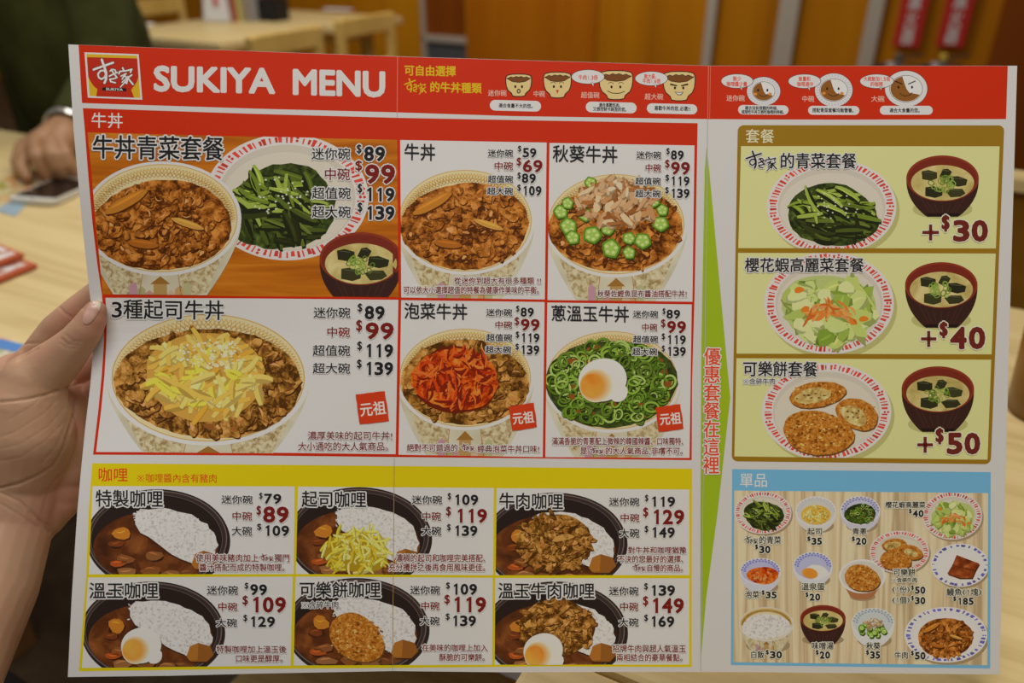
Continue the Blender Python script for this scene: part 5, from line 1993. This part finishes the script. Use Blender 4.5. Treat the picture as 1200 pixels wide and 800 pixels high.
def print_mat(name, stops, scale):
    return noise_mat(name, stops, scale, 2, .8, (1, 1, 1), False, .35)
FLY = print_mat('flyer_print', [(.30, (.55, .10, .02)), (.42, (.62, .30, .05)), (.5, (.75, .62, .40)), (.58, (.30, .42, .08)), (.7, (.66, .20, .04))], 26)
q = [bottom(x, y) for x, y in ((-42, 238), (24, 200), (68, 203), (18, 254))]
c = sum(q, Vector()) / 4
o = thing('flyer', 'orange and green printed flyer lying under the white smartphone', 'flyer', c)
slab('sheet', [p - c for p in q], .0003, .0009, FLY, o)
slab('blue_band', [p - c for p in (q[0].lerp(q[3], .62), q[1].lerp(q[2], .62) * .0 + q[0].lerp(q[1], .22).lerp(q[3].lerp(q[2], .22), .66), q[3].lerp(q[2], .22), q[3])], .0009, .0012, mat('flyer_blue', (.30, .42, .50), .4), o)
q = [bottom(x, y) for x, y in ((-70, 396), (3, 396), (33, 405), (-4, 448), (-70, 452))]
c = sum(q, Vector()) / 5
o = thing('leaflet', 'glossy leaflet with a blue edge behind the holding hand', 'leaflet', c)
slab('sheet', [p - c for p in q], .0003, .0014, print_mat('leaflet_print', [(.32, (.24, .36, .08)), (.44, (.72, .66, .55)), (.55, (.70, .34, .16)), (.66, (.78, .74, .66))], 34), o)
slab('blue_band', [p - c for p in (bottom(-66, 399), bottom(3, 398.5), bottom(29, 405.5), bottom(20, 414), bottom(-5, 409), bottom(-66, 411))], .0014, .0018, mat('leaflet_blue', (.10, .26, .62), .3), o)
PACKRED = mat('packet_red', (.55, .13, .05), .35)
PACKPR = print_mat('packet_print', [(.34, (.14, .05, .03)), (.46, (.42, .10, .05)), (.56, (.55, .42, .36)), (.68, (.70, .68, .66))], 40)
for k, (q, lab, z) in enumerate(((((-80, 312), (9, 301), (47, 314), (-40, 350)), 'flat red printed packet at the bottom of the pair on the table', 0.0),
                                 (((-80, 300), (-6, 287), (32, 302), (-50, 334)), 'flat white and red printed packet lying on top of another', .008))):
    q = [bottom(x, y, TABLE + z) for x, y in q]
    c = sum(q, Vector()) / 4
    o = thing('packet', lab, 'packet', c, 0)
    s_ = [p - c for p in q]
    slab('wrapper', s_, .0005, .0075, PACKRED, o, .003)
    inn = [p * .80 for p in s_]
    slab('printed_face', inn, .0070, .0079, PACKPR if k == 0 else print_mat('packet_print_white', [(.38, (.50, .16, .08)), (.48, (.74, .72, .70)), (.66, (.80, .78, .76))], 30), o)
# cup at the right edge
cc = bottom(1219, 484)
cup = lathe('cup', [(.026, 0), (.030, .002), (.0325, .03), (.036, .085), (.0345, .086), (.031, .03), (.027, .008)], noise_mat('brown_cup', [(.3, (.17, .075, .008)), (.7, (.26, .125, .018))], 10, 3, uv=False, rough=.25), None, cc)
tag(cup, 'brown tea cup standing on the table at the right edge', 'cup')
# black stool in the lower left corner
st = thing('stool', 'stool with a black padded seat beside the end of the tables, low on the left', 'stool', (-.60, .42, 0))
lathe('seat', [(.15, .415), (.17, .42), (.178, .435), (.172, .452), (.15, .46), (.05, .463)], BLACKV, st)
for a in (45, 135, 225, 315):
    x, y = .12 * math.cos(math.radians(a)), .12 * math.sin(math.radians(a))
    boxes('leg', [((x, y, .2075), (.032, .032, .415))], LEGWOOD, st, .003)


# ------------------------------------------------------------------ people
SKIN = noise_mat('skin', [(.25, (.45, .235, .152)), (.5, (.505, .30, .187)), (.75, (.55, .355, .232))], 22, 6, .8, uv=False, rough=.5, spec=.3, bump=.22)
NAIL = mat('finger_nail', (.66, .40, .33), .22)
NAILTIP = mat('nail_edge', (.78, .68, .56), .3)


def J(px, py, t, rp):
    t = t * K
    return (at(px, py, t), rp * t / F)


chains = [
    # forearm, wrist, heel of the hand
    [J(-170, 980, .43, 74), J(-90, 850, .465, 64), J(-45, 755, .495, 57), J(-14, 690, .515, 53), J(8, 615, .535, 49), J(20, 570, .54, 52)],
    [J(14, 606, .540, 46), J(44, 584, .548, 38), J(68, 574, .551, 28)],
    [J(20, 610, .542, 44), J(46, 600, .548, 32), J(66, 586, .551, 27)],
    [J(-30, 600, .55, 50), J(-30, 500, .555, 60)],
    # palm behind the board
    [J(30, 560, .560, 44), J(58, 520, .565, 40), J(70, 470, .572, 30)],
    [J(40, 580, .552, 38), J(72, 552, .551, 29), J(79, 522, .553, 27), J(82, 492, .557, 24), J(80, 466, .564, 22)],
    [J(-20, 520, .56, 55), J(10, 470, .566, 44), J(20, 445, .566, 32)],
    # ball of the thumb and thumb
    [J(28, 548, .535, 46), J(36, 510, .527, 48), J(32, 478, .525, 44), J(40, 448, .525, 36), J(58, 431, .524, 29), J(74, 417, .5225, 25), J(90, 400, .5195, 20.5), J(101, 386, .5175, 18.5), J(108, 373, .5165, 16), J(112, 364, .516, 12.5)],
    # index finger: along the back of the card
    [J(14, 446, .566, 27), J(38, 424, .562, 19), J(66, 385, .557, 17.5), J(92, 361, .5535, 15.5), J(116, 341, .5515, 14), J(150, 322, .5490, 13), J(172, 314, .547, 11)],
    [J(14, 446, .566, 27), J(34, 420, .558, 15), J(44, 414, .557, 12)],
    # middle, ring and little finger behind the card
    [J(40, 462, .570, 26), J(80, 446, .569, 17), J(112, 420, .5655, 15), J(160, 392, .556, 13.5), J(190, 380, .552, 11)],
    [J(48, 490, .572, 26), J(88, 478, .572, 17), J(118, 456, .568, 15), J(165, 432, .557, 13), J(192, 424, .553, 11)],
    [J(54, 525, .570, 26), J(88, 522, .568, 16), J(116, 506, .562, 14), J(150, 490, .553, 12), J(172, 484, .549, 10)],
]
hand_me = flesh(chains, .0011, 5)
R_ = [
    ([(93, 449), (84, 452), (70, 457), (52, 463), (28, 468), (0, 471)], .0013, 1.3),
    ([(84, 454), (88, 466), (87, 482), (82, 502), (74, 526), (63, 545), (46, 556), (24, 566), (0, 572)], .0010, 1.4),
    ([(82, 466), (80, 490), (68, 520), (50, 542)], .0003, 1.4),
    ([(0, 577), (24, 588), (44, 606), (58, 624)], .0009, 1.2),
    ([(0, 590), (24, 604), (44, 618)], .0006, 1.3),
    ([(34, 600), (44, 608), (58, 616)], .0006, 1.2),
    ([(72, 397), (80, 404), (92, 404)], .0007, 1.2),
    ([(70, 402), (79, 408), (91, 408)], .0005, 1.1),
    ([(77, 392), (85, 400), (95, 400)], .0005, 1.0),
    ([(70, 360), (76, 367), (84, 371)], .0008, 1.0),
    ([(24, 404), (34, 402), (46, 402)], .0007, 1.2), ([(22, 422), (30, 416), (44, 408)], .0010, 1.3),
    ([(58, 455), (40, 474), (10, 492)], .0003, .9), ([(74, 462), (52, 484), (18, 506), (0, 512)], .0003, .9), ([(78, 476), (56, 500), (24, 520), (0, 526)], .0003, .9), ([(76, 494), (54, 516), (24, 536), (0, 540)], .0003, .9),
    ([(90, 548), (70, 556), (56, 575), (50, 600)], .0003, 1.5),
]
grooves(hand_me, R_, 0, 0)
# pinker skin on the finger pads and the heel of the hand
n_ = len(hand_me.vertices)
co_ = np.empty(n_ * 3); hand_me.vertices.foreach_get('co', co_); co_ = co_.reshape(-1, 3)
pink = np.zeros(n_)
for x, y, t, rp in ((120, 380, .512, 20), (92, 372, .55, 22), (66, 590, .535, 34), (30, 610, .53, 26), (96, 440, .56, 26), (24, 410, .56, 20), (88, 500, .54, 18)):
    p = np.array(at(x, y, t * K))
    pink = np.maximum(pink, np.exp(-(np.linalg.norm(co_ - p, axis=1) / (rp * t * K / F * 1.1)) ** 2))
att = hand_me.attributes.new('pink', 'FLOAT', 'POINT')
att.data.foreach_set('value', pink)
nt = SKIN.node_tree
bs = nt.nodes['Principled BSDF']
src = bs.inputs['Base Color'].links[0].from_socket
an = nt.nodes.new('ShaderNodeAttribute')
an.attribute_name = 'pink'
mul = N(nt, 'ShaderNodeMath', operation='MULTIPLY')
nt.links.new(an.outputs['Fac'], mul.inputs[0])
mul.inputs[1].default_value = .75
mx = N(nt, 'ShaderNodeMixRGB', blend_type='MIX')
nt.links.new(mul.outputs[0], mx.inputs[0])
nt.links.new(src, mx.inputs[1])
mx.inputs[2].default_value = (.56, .25, .18, 1)
nt.links.new(mx.outputs[0], bs.inputs['Base Color'])
bs.inputs['Subsurface Weight'].default_value = .12
bs.inputs['Subsurface Radius'].default_value = (.006, .002, .001)
holder = link('person', hand_me, SKIN)
tag(holder, 'person in the foreground, only the left hand and forearm seen gripping the menu', 'person')
bvh = BVHTree.FromPolygons([v.co.copy() for v in hand_me.vertices], [tuple(p.vertices) for p in hand_me.polygons])
NO = [(96.5, 376), (98, 369), (102, 360), (106.5, 353.5), (110, 349.6), (113.5, 348.6), (117, 351), (118.6, 356), (117.4, 362), (113.6, 369), (108.6, 376), (103.6, 380), (99, 380)]
ncx, ncy = 107, 365
_c = [tuple(NO[(i + k) % 13] for k in (-1, 0, 1, 2)) for i in range(13)]
NO = [tuple(.5 * (2 * b[j] + (c[j] - a[j]) * u + (2 * a[j] - 5 * b[j] + 4 * c[j] - d[j]) * u * u + (3 * b[j] - a[j] - 3 * c[j] + d[j]) * u ** 3) for j in (0, 1)) for a, b, c, d in _c for u in (0, .25, .5, .75)]
bm = bmesh.new()
ringsN = []
for k, f in enumerate((1.0, .97, .92, .86, .80, .74, .68, .60, .45, .25)):
    ring = []
    for x, y in NO:
        X, Y = ncx + (x - ncx) * f, ncy + (y - ncy) * f
        d = ray(X, Y).normalized()
        h = bvh.ray_cast(CAM, d)
        p = h[0] if h[0] is not None else at(X, Y, .51 * K)
        ring.append((p, d))
    ringsN.append(ring)
dep = [p for r in ringsN for p, d in r]
verts = []
for k, ring in enumerate(ringsN):
    lift = (-.0004, .0004, .0005, .0006, .0007, .0007, .0008, .0008, .0008, .0008)[k]
    verts.append([bm.verts.new(p - d * lift) for p, d in ring])
n = len(NO)
for a, b in zip(verts, verts[1:]):
    for i in range(n):
        bm.faces.new((a[i], a[(i + 1) % n], b[(i + 1) % n], b[i]))
bm.faces.new(verts[-1])
me = bm_mesh(bm, 'thumb_nail', True)
nail = link('thumb_nail', me, [NAIL, NAILTIP], holder)
for p in me.polygons:
    c = p.center - CAM
    d = c.y * CS - c.z * SN
    x, y = 600 + F * c.x / d, 400 - F * (c.y * SN + c.z * CS) / d
    # the free edge of the nail is paler
    if (x - 107) * .82 - (y - 365) * .57 > 8.2:
        p.material_index = 1

# ---- the guest in green on the far side
SHIRT = noise_mat('dark_green_cloth', [(.3, (.030, .033, .008)), (.6, (.052, .056, .015)), (.8, (.07, .075, .024))], 9, 5, .5, uv=False, rough=.9, spec=.1, bump=.3)
TROUSER = mat('dark_trousers', (.02, .02, .025), .9)
S0, EE = 1.86, .99                          # where the guest sits along and across the table


def gp(ds, de, z):
    return tb(S0 + ds, EE + de, z)


def Hd(px, py, z, r):
    return (onz(px, py, z), r)


shoulder_l, elbow_l = gp(-.185, .02, 1.10), tb(1.575, .90, .84)
wrist = Hd(76, 146, .775, .026)
hand = [
    [(shoulder_l, .045), (elbow_l, .040), wrist],
    [wrist, Hd(66, 158, .775, .030), Hd(50, 172, .768, .030)],
    [wrist, Hd(74, 160, .775, .028), Hd(68, 172, .768, .028)],
    [Hd(34, 172, .770, .016), Hd(28, 184, .760, .013), Hd(25, 197, .748, .0115), Hd(32, 207, .736, .010)],
    [Hd(42, 172, .776, .017), Hd(43, 184, .770, .0135), Hd(50, 196, .752, .012), Hd(57, 205, .738, .010)],
    [Hd(56, 170, .778, .017), Hd(60, 183, .772, .0135), Hd(66, 196, .753, .012), Hd(73, 205, .738, .010)],
    [Hd(70, 170, .776, .017), Hd(76, 182, .770, .013), Hd(82, 194, .753, .0115), Hd(89, 203, .738, .010)],
    [Hd(50, 160, .770, .018), Hd(26, 172, .752, .014), Hd(20, 190, .742, .012), Hd(24, 202, .734, .0105)],
]
neck = gp(0, .02, 1.22)
head = gp(0, -.02, 1.40)
fw = -E2
hd = [[(gp(0, .03, 1.12), .06), (neck, .055), (gp(0, -.01, 1.30), .062)],
      [(gp(0, .01, 1.42), .088), (gp(0, -.03, 1.40), .080), (gp(0, -.045, 1.34), .062), (gp(0, -.06, 1.305), .040)],
      [(gp(0, -.10, 1.40), .012), (gp(0, -.118, 1.372), .014)],
      [(gp(.088, .01, 1.385), .016), (gp(.092, .015, 1.41), .018)], [(gp(-.088, .01, 1.385), .016), (gp(-.092, .015, 1.41), .018)]]
arm_r = [[(gp(.185, .02, 1.10), .045), (gp(.26, -.06, .86), .040), (gp(.20, -.26, .772), .030), (gp(.16, -.34, .760), .030), (gp(.15, -.38, .752), .026)]]
for k in range(4):
    arm_r.append([(gp(.172 - .018 * k, -.37, .758), .012), (gp(.172 - .019 * k, -.42, .752), .0105), (gp(.17 - .019 * k, -.45, .738), .009)])
arm_r.append([(gp(.13, -.35, .752), .014), (gp(.11, -.39, .742), .011), (gp(.115, -.42, .736), .010)])
guest_me = flesh(hand + hd + arm_r + [[(gp(0, .04, .60), .10), (gp(0, .03, .9), .10), (gp(0, .03, 1.08), .08)]], .0035, 3)
guest = link('person', guest_me, noise_mat('skin_tan', [(.25, (.30, .145, .065)), (.6, (.38, .205, .10)), (.8, (.42, .24, .125))], 14, 4, .4, uv=False, rough=.5))
tag(guest, 'person in a dark green shirt across the table, fist resting by the phone', 'person')
cuff = onz(82, 138, .79)
shirt = [
    [(gp(0, .04, .61), .15), (gp(0, .04, .68), .15), (gp(0, .03, .84), .155), (gp(0, .03, 1.00), .150), (gp(0, .02, 1.10), .11)],
    [(gp(.09, .04, .59), .13), (gp(.09, .03, .9), .13), (gp(.12, .02, 1.08), .085), (gp(.185, .02, 1.10), .068)],
    [(gp(-.09, .04, .59), .13), (gp(-.09, .03, .9), .13), (gp(-.12, .02, 1.08), .085), (gp(-.185, .02, 1.10), .068)],
    [(shoulder_l, .070), (shoulder_l.lerp(elbow_l, .55), .074), (elbow_l, .066), (elbow_l.lerp(cuff, .6), .048), (cuff, .036)],
    [(gp(.185, .02, 1.10), .068), (gp(.225, -.02, .97), .070), (gp(.26, -.06, .86), .062), (gp(.21, -.22, .785), .040)],
    [(gp(0, .03, 1.10), .085), (gp(0, .02, 1.165), .068)],
]
o = link('shirt', flesh(shirt, .007, 6), SHIRT, guest)
tag(o, 'dark green long sleeved shirt')
legs = [[(gp(s * .09, .04, .545), .09), (gp(s * .10, -.36, .525), .072), (gp(s * .10, -.40, .46), .065), (gp(s * .10, -.36, .12), .045), (gp(s * .10, -.38, .05), .045), (gp(s * .10, -.50, .035), .034)] for s in (-1, 1)]
o = link('trousers', flesh(legs, .008, 4), TROUSER, guest)
hair = [[(gp(0, .035, 1.455), .088), (gp(0, -.02, 1.475), .072), (gp(0, .05, 1.40), .075)], [(gp(.04, .04, 1.44), .07), (gp(-.04, .04, 1.44), .07)]]
o = link('hair', flesh(hair, .005, 3), mat('black_hair', (.012, .010, .009), .5), guest)
for s in (-1, 1):
    c = gp(s * .032, -.107, 1.415)
    bm = bmesh.new()
    bmesh.ops.create_uvsphere(bm, u_segments=14, v_segments=10, radius=.0085, matrix=Matrix.Translation(c))
    link('eye', bm_mesh(bm, 'eye', True), mat('eye_dark', (.03, .02, .015), .2), guest)
bm = bmesh.new()
bmesh.ops.create_uvsphere(bm, u_segments=16, v_segments=10, radius=1, matrix=Matrix.Translation(gp(0, -.094, 1.333)) @ Matrix.Rotation(YAW, 4, 'Z') @ Matrix.Diagonal((.022, .006, .005, 1)))
link('mouth', bm_mesh(bm, 'mouth', True), mat('lips', (.36, .12, .09), .5), guest)
# metal watch band on the wrist
wa, wb = onz(79, 141, .785), onz(73, 151, .776)
d = (wb - wa).normalized()
bm = bmesh.new()
R = .0345
seg, sub = 36, 8
qm = d.to_track_quat('Z', 'Y').to_matrix()
rings_ = []
for i in range(seg):
    a = 2 * math.pi * i / seg
    rr = []
    for w_, t_ in ((-.009, 0), (-.008, .003), (0, .0036), (.008, .003), (.009, 0), (0, -.001)):
        k = R + t_ + (.0008 if i % 2 else 0)
        rr.append(bm.verts.new(wa.lerp(wb, .5) + qm @ Vector((k * math.cos(a), k * math.sin(a) * .92, w_))))
    rings_.append(rr)
for i in range(seg):
    a, b = rings_[i], rings_[(i + 1) % seg]
    for j in range(6):
        bm.faces.new((a[j], a[(j + 1) % 6], b[(j + 1) % 6], b[j]))
o = link('watch_band', bm_mesh(bm, 'watch_band'), mat('watch_steel', (.62, .60, .58), .28, .9), guest)
tag(o, 'silver metal watch band')
# the chair the guest sits on
cq = gp(0, .09, 0)
clone(ch, Vector((cq.x, cq.y, 0)), YAW + math.pi / 2, 'pale wooden chair under the person in the green shirt')
